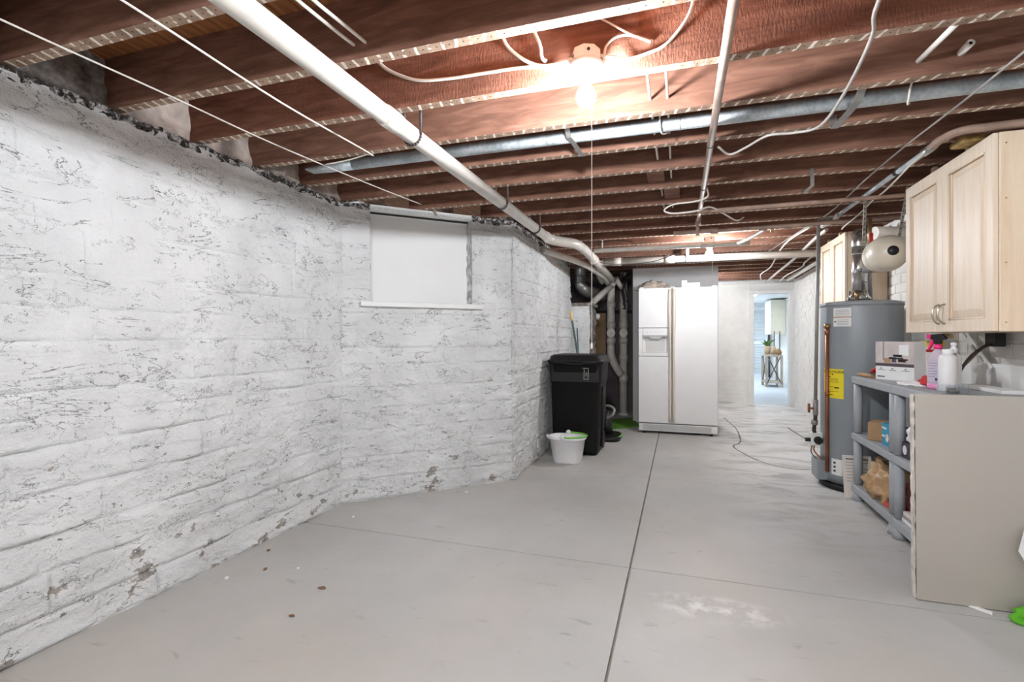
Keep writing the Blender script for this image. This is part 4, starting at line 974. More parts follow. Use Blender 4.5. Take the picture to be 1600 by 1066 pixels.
MB().tube(smooth([(HX-HR-0.06, HY+0.01, 0.30), (HX-HR-0.07, HY-0.01, 0.24), (HX-HR-0.03, HY-0.03, 0.19)], 5), 0.004, 8).build('pilot_tube', 'iron_dark', t)
# relief valve and copper discharge pipe
RV = (1.068, 4.42)
MB().cyl((HX-0.22, HY-0.10, 1.235), (RV[0], RV[1], 1.235), 0.017, 12).build('relief_valve', 'brass', t)
MB().lathe([(0.0, 1.222), (0.024, 1.222), (0.026, 1.235), (0.022, 1.25), (0.0, 1.252)], (RV[0], RV[1], 0), n=14).build('relief_cap', 'brass', t)
MB().tube([(RV[0], RV[1], 1.23), (RV[0], RV[1], 0.125)], 0.0135, 12).build('discharge_pipe', 'copper', t)
for z in (1.19, 0.72): MB().cyl((RV[0], RV[1], z-0.022), (RV[0], RV[1], z+0.022), 0.0165, 12).build('fitting', 'copper', t)

t = thing('flue_pipe', 'shiny metal flue pipe rising from the water heater top', 'flue', (1.30, 4.50, 1.43))
fx, fy = 1.30, 4.50
MB().lathe([(0.075, 1.432), (0.08, 1.445), (0.062, 1.47), (0.055, 1.49)], (fx, fy, 0)).build('draft_hood', 'chrome', t)
for a in (0.4, 1.9, 3.5, 5.1): MB().cyl((fx+0.085*math.cos(a), fy+0.085*math.sin(a), 1.43), (fx+0.07*math.cos(a), fy+0.07*math.sin(a), 1.50), 0.006, 6).build('hood_leg', 'chrome', t)
MB().tube([(fx, fy, 1.48), (fx, fy, 1.86)], 0.047, 24).build('pipe', 'chrome', t)
for z in (1.56, 1.78): MB().cyl((fx, fy, z), (fx, fy, z+0.008), 0.049, 24).build('seam', 'sheet_metal', t)
MB().tube(smooth([(fx, fy, 1.84), (fx, fy, 1.89), (fx+0.015, fy+0.04, 1.935), (fx+0.06, fy+0.14, 1.965), (fx+0.15, fy+0.34, 1.985)], 5), 0.052, 18).build('elbow', 'chrome', t)
MB().cyl((1.385, 4.55, 1.43), (1.385, 4.55, 2.0), 0.019, 12).thing('hot_water_pipe', 'sheet_metal', 'slim metal pipe standing right behind the flue pipe', 'pipe')
t = thing('mixing_valve', 'grey cylindrical valve assembly with brass end beside the flue pipe', 'valve', (1.33, 4.40, 1.43))
MB().cyl((1.262, 4.42, 1.50), (1.262, 4.42, 1.63), 0.030, 16).build('valve_body', 'grey_metal', t)
MB().tube([(1.262, 4.42, 1.43), (1.262, 4.42, 1.50)], 0.014, 10).build('riser', 'brass', t)
MB().cyl((1.29, 4.40, 1.655), (1.365, 4.385, 1.655), 0.028, 16).build('motor_head', 'grey_metal', t)
MB().lathe([(0.0, 0.0), (0.026, 0.004), (0.030, 0.02), (0.022, 0.036), (0.0, 0.04)], (1.365, 4.385, 1.655), Matrix.Rotation(R(90), 3, 'Y')).build('end_cap', 'brass', t)
MB().tube(smooth([(1.262, 4.42, 1.63), (1.265, 4.415, 1.65), (1.29, 4.40, 1.655)], 4), 0.014, 10).build('elbow', 'grey_metal', t)
# expansion tank on perforated straps
t = thing('expansion_tank', 'beige expansion tank with dark port hung on metal straps', 'tank', (1.37, 4.15, 1.62))
ax = Vector((-0.10, -1.0, -0.02)).normalized(); M3 = ax.to_track_quat('Z', 'Y').to_matrix()
MB().lathe([(0.0, 0.175), (0.028, 0.174), (0.065, 0.158), (0.098, 0.125), (0.117, 0.08), (0.122, 0.04), (0.122, -0.12), (0.112, -0.17), (0.07, -0.205), (0.0, -0.215)], (1.375, 4.19, 1.735), M3, n=32).build('shell', 'tank_beige', t)
MB().lathe([(0.122, 0.012), (0.126, 0.008), (0.126, -0.008), (0.122, -0.012)], (1.375, 4.19, 1.735), M3, n=32).build('weld_seam', 'tank_beige', t)
MB().lathe([(0.0, 0.181), (0.030, 0.180), (0.033, 0.172), (0.03, 0.165)], (1.375, 4.19, 1.735), M3, n=20).build('port', 'black_plastic', t)
for (x, yy, xt) in ((1.262, 4.27, 1.19), (1.42, 4.10, 1.37)):
    s_ = strap([(xt, yy-0.28, 2.10), ((x+xt)/2, yy-0.14, 1.98), (x, yy, 1.835)], 0.022, (0.96, 0.28, 0), 'hanging_strap', 'sheet_metal', t)
    for i in range(9):
        k_ = (i+0.5)/9; a = Vector((xt, yy-0.28, 2.10)); b = Vector(((x+xt)/2, yy-0.14, 1.98)); c_ = Vector((x, yy, 1.835))
        p = a.lerp(b, k_*2) if k_ < 0.5 else b.lerp(c_, k_*2-1)
        MB().cyl(p + V(0.0, -0.0035, -0.002), p + V(0.0, -0.0015, 0.0), 0.005, 8).build('hole', 'iron_dark', s_)
MB().cyl((1.36, 4.37, 1.915), (1.62, 4.45, 1.915), 0.048, 18).thing('white_elbow_pipe', 'pvc_beige', 'grey white pipe stub above the expansion tank', 'pipe')
t = thing('shutoff_valve', 'brass shutoff valve with red lever above the expansion tank', 'valve', (1.33, 4.36, 1.84))
MB().cyl((1.322, 4.34, 1.79), (1.322, 4.34, 2.02), 0.014, 10).build('valve_body', 'brass', t)
MB().box((1.310, 4.312, 1.84), (1.336, 4.324, 1.91)).build('lever', 'red_plastic', t, bevel=0.004)
t = thing('gas_pipe', 'thin grey vertical gas pipe with brass valve left of water heater', 'pipe', (1.02, 4.46, 0.3))
MB().tube([(1.020, 4.46, 2.03), (1.008, 4.50, 0.66)], 0.0125, 12).build('pipe', 'grey_metal', t)
MB().tube(smooth([(1.020, 4.46, 2.03), (1.022, 4.46, 2.05), (1.04, 4.46, 2.062), (1.12, 4.46, 2.062)], 4), 0.013, 10).build('elbow', 'grey_metal', t)
MB().cyl((1.008, 4.50, 0.66), (1.008, 4.50, 0.54), 0.019, 12).build('valve', 'grey_metal', t)
MB().box((0.955, 4.485, 0.585), (0.995, 4.505, 0.60)).build('lever', 'copper', t, bevel=0.003); MB().cyl((0.962, 4.495, 0.56), (0.962, 4.495, 0.63), 0.010, 8).build('lever_end', 'copper', t)
MB().tube(smooth([(1.008, 4.50, 0.54), (1.006, 4.505, 0.48), (1.0, 4.51, 0.43), (1.01, 4.53, 0.39)], 4), 0.014, 10).build('union', 'iron_dark', t)
MB().cyl((1.004, 4.507, 0.50), (1.002, 4.509, 0.465), 0.024, 8).build('union_nut', 'grey_metal', t)

# ------------------------------------------------------------------ shelf units
def shelf_unit(y0, y1, label):
    x0, x1 = 1.16, 1.58
    t = thing('shelf_unit', label, 'shelf', (1.37, (y0+y1)/2, 0), 'grey plastic shelf units')
    for zt, th in ((0.115, 0.05), (0.475, 0.045), (0.875, 0.05)):
        s_ = MB().box((x0+0.004, y0, zt-0.016), (x1, y1, zt)).build('shelf', 'shelf_grey', t, bevel=0.004)
        MB().box((x0, y0, zt-th), (x0+0.02, y1, zt-0.005)).build('front_rail', 'shelf_grey', s_, bevel=0.004)
        MB().box((x1-0.02, y0, zt-th), (x1, y1, zt-0.016)).build('back_rail', 'shelf_grey', s_)
        MB().box((x0+0.02, y0, zt-th), (x1-0.02, y0+0.02, zt-0.016)).build('end_rail', 'shelf_grey', s_)
        MB().box((x0+0.02, y1-0.02, zt-th), (x1-0.02, y1, zt-0.016)).build('end_rail', 'shelf_grey', s_)
    for x in (x0+0.032, x1-0.032):
        for y in (y0+0.032, y1-0.032):
            p = MB(); p.lathe([(0.0, 0.0), (0.036, 0.0), (0.034, 0.03), (0.027, 0.07)], (x, y, 0), n=16)
            p.lathe([(0.027, 0.118), (0.026, 0.43)], (x, y, 0), n=16); p.lathe([(0.027, 0.478), (0.026, 0.825)], (x, y, 0), n=16); p.build('post', 'shelf_grey', t)
    return t
shelf_unit(3.475, 4.18, 'grey plastic shelf unit next to the water heater')
shelf_unit(2.745, 3.465, 'grey plastic shelf unit partly hidden by the leaning beige panel')

# leaning beige panel
t = thing('leaning_panel', 'large beige board standing on edge across the end of the shelves', 'panel', (1.3, 2.66, 0))
ML = Matrix.Translation((0, 2.655, 0.0)) @ Matrix.Rotation(R(-1.2), 4, 'X')
MB().box((0.985, 0.0, 0.004), (1.63, 0.006, 0.90), ML).build('front_skin', 'panel_beige', t)
mb = MB(); mb.grid(lambda u, v: ML @ Vector((0.983 + 0.006*N3((u*3, v*9, 1), 3) - 0.012*(1-v)*0, 0.006 + 0.045*u, 0.004+0.893*v)), 5, 60)
mb.build('ragged_edge', 'panel_edge', t)
MB().box((0.99, 0.006, 0.004), (1.63, 0.052, 0.897), ML).build('core', 'panel_edge', t)

# ------------------------------------------------------------------ goods on the shelves
ZT = 0.875
c0 = Vector((1.222, 3.905, 0)); c1 = Vector((1.345, 3.665, 0)); bw = (c1-c0).length; ux = (c1-c0).normalized(); uy = Vector((-ux.y, ux.x, 0))
MBX = Matrix(((ux.x, uy.x, 0, c0.x), (ux.y, uy.y, 0, c0.y), (0, 0, 1, ZT+0.001), (0, 0, 0, 1)))
t = thing('product_box', 'white carton with a printed room photo on the shelf top', 'box', ((c0.x+c1.x)/2, (c0.y+c1.y)/2, ZT))
bh = 0.245
MB().box((0, 0, 0), (bw, 0.11, bh), MBX).build('carton', 'paper_white', t, bevel=0.002)
def onface(x0, x1, z0, z1, mat, name, par, e=0.0012):
    return MB().box((x0, -e, z0), (x1, -e+0.001, z1), MBX).build(name, mat, par)
ph = onface(0.0, bw, 0.105, bh, 'box_print', 'printed_photo', t)
onface(0.0, bw, 0.088, 0.108, 'box_dark', 'printed_band', t)
onface(0.055, 0.065, 0.125, bh, 'ink_grey', 'printed_doorway', ph, 0.002); onface(0.17, 0.235, 0.16, 0.225, 'paper_white', 'printed_window', ph, 0.002)
onface(0.065, 0.11, 0.11, 0.14, 'cardboard', 'printed_stool', ph, 0.002)
for (x, z, w, h, m_) in ((0.10, 0.135, 0.10, 0.012, 'ink'), (0.13, 0.15, 0.06, 0.014, 'ink'), (0.12, 0.115, 0.03, 0.02, 'box_dark'), (0.165, 0.118, 0.05, 0.016, 'ink'), (0.15, 0.142, 0.06, 0.006, 'paper_white'), (0.20, 0.128, 0.03, 0.01, 'dark_red')):
    onface(x, x+w, z, z+h, m_, 'printed_furniture', ph, 0.0025)
for i, x in enumerate((0.02, 0.10, 0.19)):
    onface(x, x+0.05, 0.062, 0.066, 'ink_grey', 'printed_line', t, 0.002); onface(x+0.018, x+0.03, 0.070, 0.078, 'ink_grey', 'printed_icon', t, 0.002)
onface(0.015, 0.07, 0.018, 0.024, 'ink', 'printed_line', t, 0.002)
mb = MB().box((1.42, 3.70, ZT+0.001), (1.51, 3.78, ZT+0.235)); t = thing('tall_carton', 'narrow cream carton with yellow top behind the photo carton', 'box', (1.465, 3.74, ZT))
mb.build('carton', 'paper', t, bevel=0.002); MB().box((1.418, 3.698, ZT+0.215), (1.512, 3.782, ZT+0.252)).build('yellow_flap', 'yellow', t, bevel=0.003); MB().box((1.4185, 3.6985, ZT+0.185), (1.5115, 3.7815, ZT+0.20)).build('red_band', 'red_plastic', t)
t = thing('hand_brush', 'wooden handled brush lying at the far end of the shelf top', 'brush', (1.22, 4.08, ZT))
MB().tube(smooth([(1.19, 4.14, ZT+0.014), (1.20, 4.09, ZT+0.016), (1.215, 4.03, ZT+0.014), (1.225, 3.98, ZT+0.014)], 4), [0.009+0.005*math.sin(math.pi*i/12) for i in range(13)], 10).build('handle', 'cardboard', t)
MB().box((1.215, 3.95, ZT+0.001), (1.24, 3.985, ZT+0.02)).build('bristles', 'cardboard_dark', t)
t = thing('screwdriver_set', 'red and black hand tool lying beside the photo carton', 'tool', (1.28, 4.02, ZT))
MB().tube(smooth([(1.26, 4.08, ZT+0.03), (1.275, 4.05, ZT+0.055), (1.29, 4.0, ZT+0.06), (1.31, 3.96, ZT+0.05)], 4), 0.02, 10).build('grip', 'red_plastic', t)
MB().tube([(1.255, 4.06, ZT+0.016), (1.30, 3.97, ZT+0.016)], 0.015, 10).build('body', 'black_plastic', t)
MB().cyl((1.262, 3.95, ZT), (1.262, 3.95, ZT+0.045), 0.014, 12).thing('tiny_jar', 'lilac', 'tiny lilac jar at the foot of the photo carton', 'jar')
mb = MB(); mb.lathe([(0.0, 0.0), (0.012, 0.002), (0.045, 0.09), (0.043, 0.09), (0.010, 0.006), (0.0, 0.005)], (1.325, 4.09, ZT+0.10), Matrix.Rotation(R(75), 3, 'Y') @ Matrix.Rotation(R(20), 3, 'X'), n=20)
mb.cyl((1.325, 4.09, ZT), (1.325, 4.09, ZT+0.10), 0.012, 10); mb.thing('plastic_funnel', 'bag_white', 'pale plastic funnel on a stem behind the photo carton', 'funnel')
crumple((1.30, 3.47, ZT+0.004), (0.10, 0.10, 0.02), 0, 0.25, 3.0, 2.0, ZT+0.001).thing('paper_towel', 'paper_white', 'crumpled white paper towel lying on the shelf top', 'paper towel')
crumple((1.31, 3.385, ZT+0.012), (0.035, 0.075, 0.045), 0, 0.3, 2.5, 7.0, ZT+0.012).thing('red_rag', 'cloth_red', 'crumpled red rag beside the pink spray bottle', 'rag')
# spray bottle
sx, sy = 1.292, 3.235
t = thing('spray_bottle', 'clear spray bottle with pink and black trigger head', 'bottle', (sx, sy, ZT))
MS = Matrix.Translation((sx, sy, ZT+0.001)) @ Matrix.Rotation(R(-62), 4, 'Z')
MB().loft([(0.0, 0, 0, 0.042, 0.026, 0.02), (0.006, 0, 0, 0.046, 0.029, 0.022), (0.15, 0, 0, 0.046, 0.029, 0.022), (0.185, 0, 0, 0.034, 0.024, 0.02), (0.205, 0, 0, 0.016, 0.016, 0.0155), (0.215, 0, 0, 0.015, 0.015, 0.0145)], 6, True, MS).build('bottle', 'pink_liquid_bottle', t)
MB().loft([(0.002, 0, 0, 0.0465, 0.0295, 0.022), (0.028, 0, 0, 0.0465, 0.0295, 0.022)], 6, True, MS).build('liquid', 'pink_soft', t)
lbl = MB().box((-0.032, -0.0305, 0.04), (0.032, -0.0292, 0.15), MS).build('label', 'lilac', t)
for i in range(6): MB().box((-0.026, -0.0312, 0.135-0.014*i), (0.02-0.006*(i%3), -0.0304, 0.139-0.014*i), MS).build('print_line', 'ink_grey', lbl)
MB().box((0.01, -0.0312, 0.046), (0.022, -0.0304, 0.06), MS).build('print_mark', 'purple_dark', lbl)
MB().lathe([(0.0, 0.212), (0.019, 0.212), (0.019, 0.235), (0.014, 0.24), (0.0, 0.24)], (0, 0, 0), None, 16).v
cp = MB(); cp.lathe([(0.0, 0.212), (0.019, 0.212), (0.018, 0.236), (0.0, 0.24)], (sx, sy, ZT), None, 16); cp.build('collar', 'pink', t)
MB().prism([(-0.034, 0.262), (-0.03, 0.288), (0.02, 0.292), (0.044, 0.272), (0.04, 0.262), (0.018, 0.258), (0.014, 0.238), (-0.012, 0.238), (-0.014, 0.258)], -0.012, 0.012, 'y', MS).build('trigger_head', 'black_plastic', t, bevel=0.003)
MB().prism([(-0.034, 0.262), (-0.03, 0.288), (-0.052, 0.29), (-0.056, 0.27)], -0.011, 0.011, 'y', MS).build('nozzle', 'pink', t, bevel=0.002)
MB().prism([(-0.018, 0.264), (-0.034, 0.264), (-0.046, 0.225), (-0.056, 0.205), (-0.044, 0.208), (-0.030, 0.232)], -0.007, 0.007, 'y', MS).build('trigger', 'pink', t, bevel=0.002)
t = thing('white_bottle', 'round white plastic bottle with screw cap beside the spray bottle', 'bottle', (1.287, 3.12, ZT))
MB().lathe([(0.0, 0.0), (0.036, 0.0), (0.039, 0.006), (0.039, 0.165), (0.034, 0.18), (0.02, 0.188), (0.0, 0.188)], (1.287, 3.12, ZT+0.001)).build('body', 'bag_white', t)
MB().lathe([(0.0, 0.186), (0.023, 0.186), (0.023, 0.212), (0.0, 0.214)], (1.287, 3.12, ZT+0.001), n=20).build('cap', 'paper_white', t)
t = thing('pump_bottle', 'small clear bottle with white pump behind the round white bottle', 'bottle', (1.345, 3.20, ZT))
MB().lathe([(0.0, 0.0), (0.030, 0.0), (0.032, 0.006), (0.032, 0.17), (0.02, 0.19), (0.012, 0.195), (0.0, 0.195)], (1.345, 3.2, ZT+0.001)).build('body', 'clear_plastic', t)
MB().lathe([(0.0, 0.19), (0.017, 0.19), (0.017, 0.215), (0.01, 0.22), (0.01, 0.23), (0.014, 0.232), (0.012, 0.245), (0.0, 0.248)], (1.345, 3.2, ZT+0.001), n=16).build('pump', 'bag_white', t)
t = thing('clear_tray', 'small clear plastic tray at the front of the shelf top', 'tray', (1.25, 2.985, ZT))
MT = Matrix.Translation((1.25, 2.985, ZT+0.001)) @ Matrix.Rotation(R(-70), 4, 'Z')
for lo_, hi_ in (((-0.05, -0.035, 0), (0.05, 0.035, 0.004)), ((-0.05, -0.035, 0.004), (0.05, -0.032, 0.045)), ((-0.05, 0.032, 0.004), (0.05, 0.035, 0.045)), ((-0.05, -0.032, 0.004), (-0.047, 0.032, 0.045)), ((0.047, -0.032, 0.004), (0.05, 0.032, 0.045)), ((-0.002, -0.032, 0.004), (0.002, 0.032, 0.04))):
    MB().box(lo_, hi_, MT).build('tray_wall', 'clear_plastic', t)
MB().tube([(-0.02+1.25, 2.99, ZT+0.018), (1.27, 2.97, ZT+0.018)], 0.012, 8).build('contents', 'foil', t)
MB().box((1.46, 3.03, ZT+0.001), (1.55, 3.40, ZT+0.02)).thing('wood_offcut', 'white_paint', 'white painted offcut lying along the back of the shelf top', 'board', bevel=0.003)
# things on the middle and bottom boards
ZM = 0.476; ZB = 0.116
t = thing('brown_carton', 'plain brown cardboard carton on the middle shelf', 'box', (1.28, 3.92, ZM))
MC = Matrix.Translation((1.28, 3.93, ZM)) @ Matrix.Rotation(R(-28), 4, 'Z')
MB().box((-0.075, -0.09, 0), (0.075, 0.09, 0.115), MC).build('carton', 'cardboard', t, bevel=0.002); MB().box((-0.075, -0.012, 0.1145), (0.075, 0.012, 0.1165), MC).build('tape', 'cardboard_dark', t)
t = thing('blue_carton', 'bright blue carton beside the brown cardboard carton', 'box', (1.24, 3.74, ZM))
MB().box((1.215, 3.62, ZM), (1.30, 3.775, ZM+0.135)).build('carton', 'box_blue', t, bevel=0.002)
for z in (0.05, 0.10): MB().box((1.2135, 3.70, ZM+z), (1.2155, 3.77, ZM+z+0.012)).build('print_band', 'bag_white', t)
MB().cyl((1.2155, 3.69, ZM+0.05), (1.2135, 3.69, ZM+0.05), 0.025, 16).build('print_circle', 'paper', t)
crumple((1.29, 3.84, ZB+0.085), (0.13, 0.18, 0.135), 0, 0.42, 3.6, 11.0, ZB+0.002).thing('brown_bag', 'bag_tan', 'crumpled brown plastic bag spilling from the bottom shelf', 'bag')
MB().box((1.19, 3.58, ZB), (1.30, 3.68, ZB+0.022)).thing('red_booklet', 'paper_red', 'red printed booklet on the bottom shelf beside the bag', 'booklet', bevel=0.002)
MB().cyl((1.25, 3.60, ZB+0.023), (1.25, 3.60, ZB+0.085), 0.035, 18).thing('tape_roll', 'bag_white', 'white roll standing on the red booklet', 'roll')
crumple((1.28, 3.30, ZM+0.15), (0.085, 0.09, 0.09), 0, 0.35, 2.8, 17.0, ZM+0.085).thing('white_bag', 'bag_white', 'crumpled white plastic bag on the middle shelf behind the panel', 'bag')
t = thing('dark_box', 'dark purple box with white round logo under the white bag', 'box', (1.27, 3.33, ZM))
MB().box((1.19, 3.24, ZM), (1.36, 3.402, ZM+0.085)).build('carton', 'purple_dark', t, bevel=0.003); MB().cyl((1.1905, 3.36, ZM+0.045), (1.1885, 3.36, ZM+0.045), 0.026, 18).build('logo', 'bag_white', t)
MB().box((1.22, 3.20, ZB+0.062), (1.42, 3.42, ZB+0.21)).thing('dark_red_carton', 'dark_red', 'dark red carton on the bottom shelf behind the panel', 'box', bevel=0.003)
for i, (lb_, m_) in enumerate((('white magazine lying lowest under the dark red carton', 'paper_white'), ('grey magazine lying in the middle under the dark red carton', 'ink_grey'), ('pale magazine lying uppermost under the dark red carton', 'paper'))):
    MB().box((1.19, 3.17, ZB+0.020*i), (1.42, 3.402-0.01*i, ZB+0.020*i+0.019)).thing('magazine', m_, lb_, 'magazine', group='magazines on the bottom shelf')
# instruction sheets leaning between heater and shelf
def sheet(label, x0, x1, yb, yt, h, mat, lines):
    t = thing('instruction_sheet', label, 'paper', ((x0+x1)/2, yb, 0))
    M = Matrix.Translation((x0, yb, 0.001)) @ Matrix.Rotation(math.atan2(yb-yt, h), 4, 'X')
    MB().box((0, 0, 0), (x1-x0, 0.003, h), M).build('sheet', mat, t)
    for i in range(lines): MB().box((0.02, -0.0012, h-0.03-0.022*i), (x1-x0-0.02-0.03*(i % 3 == 2), -0.0002, h-0.026-0.022*i + (0.003 if i == 0 else 0)), M).build('print_line', 'ink' if i == 0 else 'ink_grey', t)
sheet('cream instruction sheet leaning on the water heater beside the shelf', 1.12, 1.30, 4.185, 4.245, 0.30, 'paper', 8)
sheet('narrower instruction sheet behind the shelf post under the middle shelf', 1.32, 1.44, 4.19, 4.235, 0.30, 'paper', 6)
# wall bracket, electrical box and cables under the near cabinet
t = thing('outlet_box', 'black electrical box with curved cables under the near cabinet', 'electrical box', (1.60, 3.36, 1.10))
MB().box((1.565, 3.31, 1.10), (1.615, 3.40, 1.172)).build('box', 'black_plastic', t, bevel=0.004)
for i, m_ in enumerate(('iron_dark', 'dark_red', 'cable_grey', 'brass')):
    o_ = 0.011*i
    MB().tube(smooth([(1.575+o_*0.5, 3.345+o_, 1.115), (1.545, 3.36+o_, 1.10-o_*0.5), (1.50, 3.40+o_, 1.04-o_), (1.47, 3.43+o_, 0.96), (1.455, 3.445+o_, 0.90)], 6), 0.0075, 8).build('cable', m_, t)
t = thing('metal_bracket', 'white painted slotted bracket slanting on the wall under the cabinet', 'bracket', (1.6, 3.6, 1.0))
MB().box((-0.20, -0.004, -0.025), (0.20, 0.004, 0.025), Matrix.Translation((1.612, 3.60, 1.09)) @ Matrix.Rotation(R(-90), 4, 'Z') @ Matrix.Rotation(R(38), 4, 'Y')).build('arm', 'white_paint', t, bevel=0.002)
for k_ in (-0.12, 0.0, 0.10): MB().box((k_-0.025, -0.0052, -0.005), (k_+0.025, -0.0042, 0.005), Matrix.Translation((1.612, 3.60, 1.09)) @ Matrix.Rotation(R(-90), 4, 'Z') @ Matrix.Rotation(R(38), 4, 'Y')).build('slot', 'grey_metal', t)
MB().tube(smooth([(1.5, 3.78, 1.155), (1.48, 3.62, 1.16), (1.46, 3.50, 1.155)], 4), 0.012, 8).thing('rusty_pipe', 'brass', 'short rusty pipe tucked beneath the near cabinet', 'pipe')

# ------------------------------------------------------------------ bits on the floor
crumple((1.355, 2.575, 0.02), (0.075, 0.045, 0.05), 0, 0.35, 2.4, 5.0, 0.002).thing('green_cloth', 'cloth_green', 'bright green microfibre cloth on the floor by the panel', 'cloth')
MB().prism([(1.165, 2.66), (1.185, 2.675), (1.235, 2.625), (1.225, 2.605)], 0.001, 0.008).thing('paper_scrap', 'paper_white', 'small white paper scrap at the foot of the panel', 'paper', bevel=0.001)
mb = MB(); mb.add([V(1.312, 2.61, 0.276), V(1.345, 2.635, 0.365), V(1.60, 2.637, 0.34), V(1.56, 2.58, 0.0), V(1.44, 2.58, 0.0)], [(0, 1, 2, 3, 4)])
mb.thing('paper_bag', 'paper_white', 'white paper bag corner leaning against the beige panel at right', 'bag', solid=0.004)
leafs = [(-2.10, 2.17, 'brown dry leaf against the foot of the left wall'), (-1.946, 1.99, 'brown dry leaf on the floor second from the left wall'), (-1.553, 1.92, 'brown dry leaf lying out on the floor, larger one'), (-1.516, 1.69, 'brown dry leaf on the floor nearest the camera')]
for x, y, lb_ in leafs:
    a = random.uniform(0, 6); mb = MB(); s_ = random.uniform(0.015, 0.022)
    pts = [(1, 0, .1), (.3, .55, .35), (-.4, .45, .2), (-1, .05, .1), (-.5, -.4, .3), (.35, -.5, .15)]
    vs_ = [V(x + s_*(p[0]*math.cos(a)-p[1]*math.sin(a)), y + s_*(p[0]*math.sin(a)+p[1]*math.cos(a)), 0.002 + s_*p[2]*0.6) for p in pts] + [V(x, y, 0.002)]
    mb.add(vs_, [(i, (i+1) % 6, 6) for i in range(6)]); mb.thing('dry_leaf', 'leaf_brown', lb_, 'leaf', group='dry leaves on the floor', solid=0.001)
chips = [(-2.05, 1.86, 'white plaster chip near the left wall, close to camera'), (-1.80, 2.05, 'white plaster chip just beyond the leaves'), (-1.98, 2.75, 'white plaster chip at the corner below the window'), (-1.5, 3.45, 'white plaster chip at the foot of the bay wall')]
for x, y, lb_ in chips:
    mb = MB(); s_ = random.uniform(0.008, 0.013)
    mb.lathe([(s_, 0.0), (s_*0.9, s_*0.5), (s_*0.3, s_*0.8), (0.0, s_*0.8)], (x, y, 0), n=6, smooth=False); mb.thing('plaster_chip', 'plaster_chip', lb_, 'chip', group='plaster chips on the floor')

# ------------------------------------------------------------------ far room furniture
for k_ in range(2):
    xa = 1.55 + 0.42*k_
    d_ = sempty('door_%d' % (k_+2))
    MB().box((xa, 15.95, 0), (xa+0.05, 15.995, 2.0)).build('stile', 'louver_white', d_); MB().box((xa+0.35, 15.95, 0), (xa+0.40, 15.995, 2.0)).build('stile', 'louver_white', d_)
    for z in (0.0, 0.95, 1.92): MB().box((xa+0.05, 15.95, z), (xa+0.35, 15.995, z+0.08)).build('rail', 'louver_white', d_)
    z = 0.10
    while z < 1.90:
        if not 0.92 < z < 1.04: MB().box((-0.15, -0.02, -0.003), (0.15, 0.02, 0.003), Matrix.Translation((xa+0.2, 15.97, z)) @ Matrix.Rotation(R(40), 4, 'X')).build('slat', 'louver_white', d_)
        z += 0.045
struct(MB().box((2.4, 15.94, 0.0), (2.44, 15.99, 2.0)), 'trim_1', 'vent_dark')
t = thing('console_table', 'weathered wood console table with crossed metal braces in far room', 'table', (2.0, 13.2, 0))
tx0, tx1, ty0, ty1, tz = 1.88, 2.24, 12.9, 13.55, 0.74
MB().box((tx0, ty0, tz-0.04), (tx1, ty1, tz)).build('top', 'table_wood', t, bevel=0.005); MB().box((tx0, ty0, 0.09), (tx1, ty1, 0.12)).build('lower_shelf', 'table_wood', t, bevel=0.005)
for x in (tx0, tx1-0.05):
    for y in (ty0, ty1-0.05): MB().box((x, y, 0), (x+0.05, y+0.05, tz-0.04)).build('leg', 'table_wood', t)
for a, b in (((tx0+0.05, 0.12), (tx1-0.05, 0.70)), ((tx0+0.05, 0.70), (tx1-0.05, 0.12))): MB().cyl((a[0], ty0+0.025, a[1]), (b[0], ty0+0.025, b[1]), 0.012, 8).build('brace', 'mirror_frame', t)
for a, b in (((ty0+0.05, 0.12), (ty1-0.05, 0.70)), ((ty0+0.05, 0.70), (ty1-0.05, 0.12))): MB().cyl((tx0+0.025, a[0], a[1]), (tx0+0.025, b[0], b[1]), 0.012, 8).build('brace', 'mirror_frame', t)
t = thing('potted_plant', 'leafy green plant in tall wooden pot on the console table', 'plant', (1.97, 13.3, tz))
MB().lathe([(0.0, 0.0), (0.055, 0.0), (0.065, 0.20), (0.058, 0.20), (0.05, 0.17), (0.0, 0.17)], (1.97, 13.3, tz)).build('pot', 'pot_wood', t)
for i in range(14):
    a = i*2.4; l_ = random.uniform(0.12, 0.2); up_ = random.uniform(0.08, 0.2); b0 = Vector((1.97, 13.3, tz+0.17)); e = b0 + Vector((math.cos(a)*l_, math.sin(a)*l_, up_)); m_ = b0.lerp(e, 0.55) + V(0, 0, 0.04); s_ = Vector((-math.sin(a), math.cos(a), 0))*0.028
    MB().add([b0, m_-s_, e, m_+s_], [(0, 1, 2, 3)]).build('leaf', 'leaf_green', t, solid=0.002)
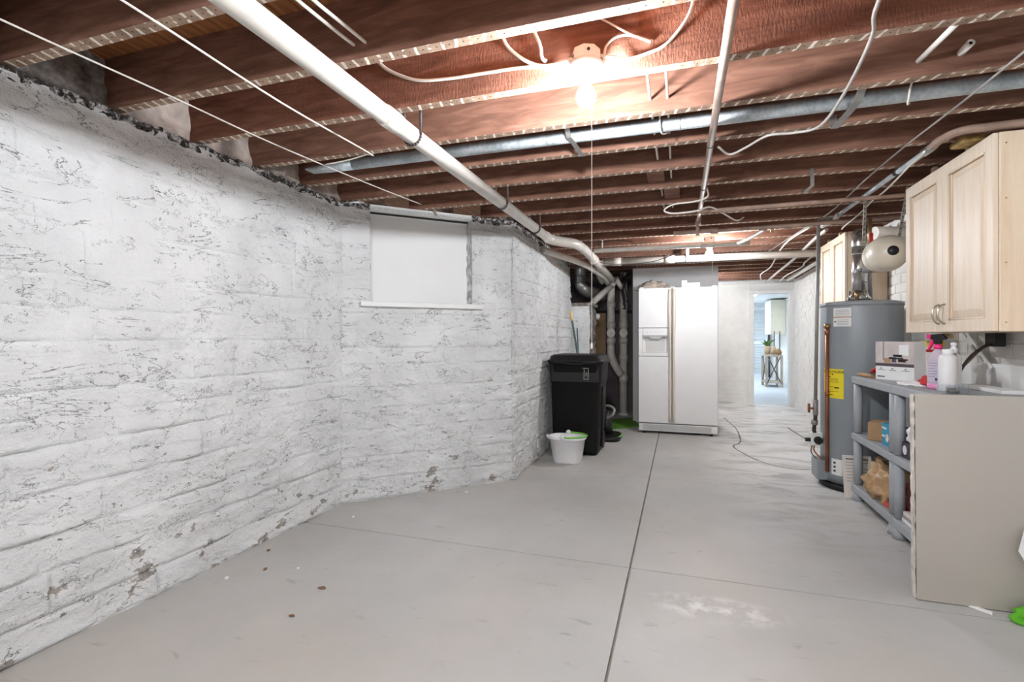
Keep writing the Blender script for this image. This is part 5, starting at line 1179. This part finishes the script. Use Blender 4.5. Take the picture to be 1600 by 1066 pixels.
MB().lathe([(0.0, 0.0), (0.05, 0.0), (0.052, 0.20), (0.045, 0.20), (0.045, 0.01), (0.0, 0.01)], (2.075, 13.12, tz)).thing('wooden_vase', 'pot_wood', 'plain wooden vase standing right of the potted plant', 'vase')
MB().lathe([(0.0, 0.0), (0.06, 0.01), (0.075, 0.06), (0.05, 0.12), (0.02, 0.14), (0.0, 0.14)], (2.16, 12.99, tz), n=16).thing('wicker_ball', 'cardboard_dark', 'brown wicker ball at the right end of the console table', 'ornament')
t = thing('standing_mirror', 'narrow dark framed mirror leaning behind the console ornaments', 'mirror', (2.22, 13.4, tz))
MB().box((2.13, 13.42, tz), (2.15, 13.45, tz+0.55)).build('frame', 'mirror_frame', t); MB().box((2.25, 13.42, tz), (2.27, 13.45, tz+0.55)).build('frame', 'mirror_frame', t); MB().box((2.15, 13.43, tz), (2.25, 13.44, tz+0.54)).build('glass', 'clear_plastic', t)
t = thing('cream_cabinet', 'cream wall cabinet hanging in the bright far room', 'cabinet', (2.33, 14.4, 1.22))
MB().box((2.17, 14.0, 1.22), (2.49, 14.9, 2.08)).build('body', 'cream_cabinet', t, bevel=0.004)
for y in (14.01, 14.46): MB().box((2.152, y, 1.225), (2.17, y+0.43, 2.075)).build('door', 'louver_white', t, bevel=0.004)
t = thing('ceiling_vent', 'dark grey ceiling vent just beyond the doorway', 'vent', (2.0, 11.6, 2.11))
MB().box((1.75, 11.3, 2.108), (2.15, 11.9, 2.119)).build('backing', 'vent_dark', t)
for i in range(5): MB().box((1.78+0.07*i, 11.32, 2.100), (1.80+0.07*i, 11.88, 2.108)).build('slat', 'grey_metal', t)
for (x, y, lb_) in ((1.45, 12.4, 'flat lit ceiling panel just inside the far room'), (1.3, 14.6, 'flat lit ceiling panel deeper inside the far room')):
    t = thing('ceiling_panel_lamp', lb_, 'lamp', (x, y, 2.09))
    MB().box((x-0.2, y-0.3, 2.095), (x+0.2, y+0.3, 2.119)).build('frame', 'white_paint', t); MB().box((x-0.18, y-0.28, 2.09), (x+0.18, y+0.28, 2.096)).build('diffuser', 'panel_light', t)
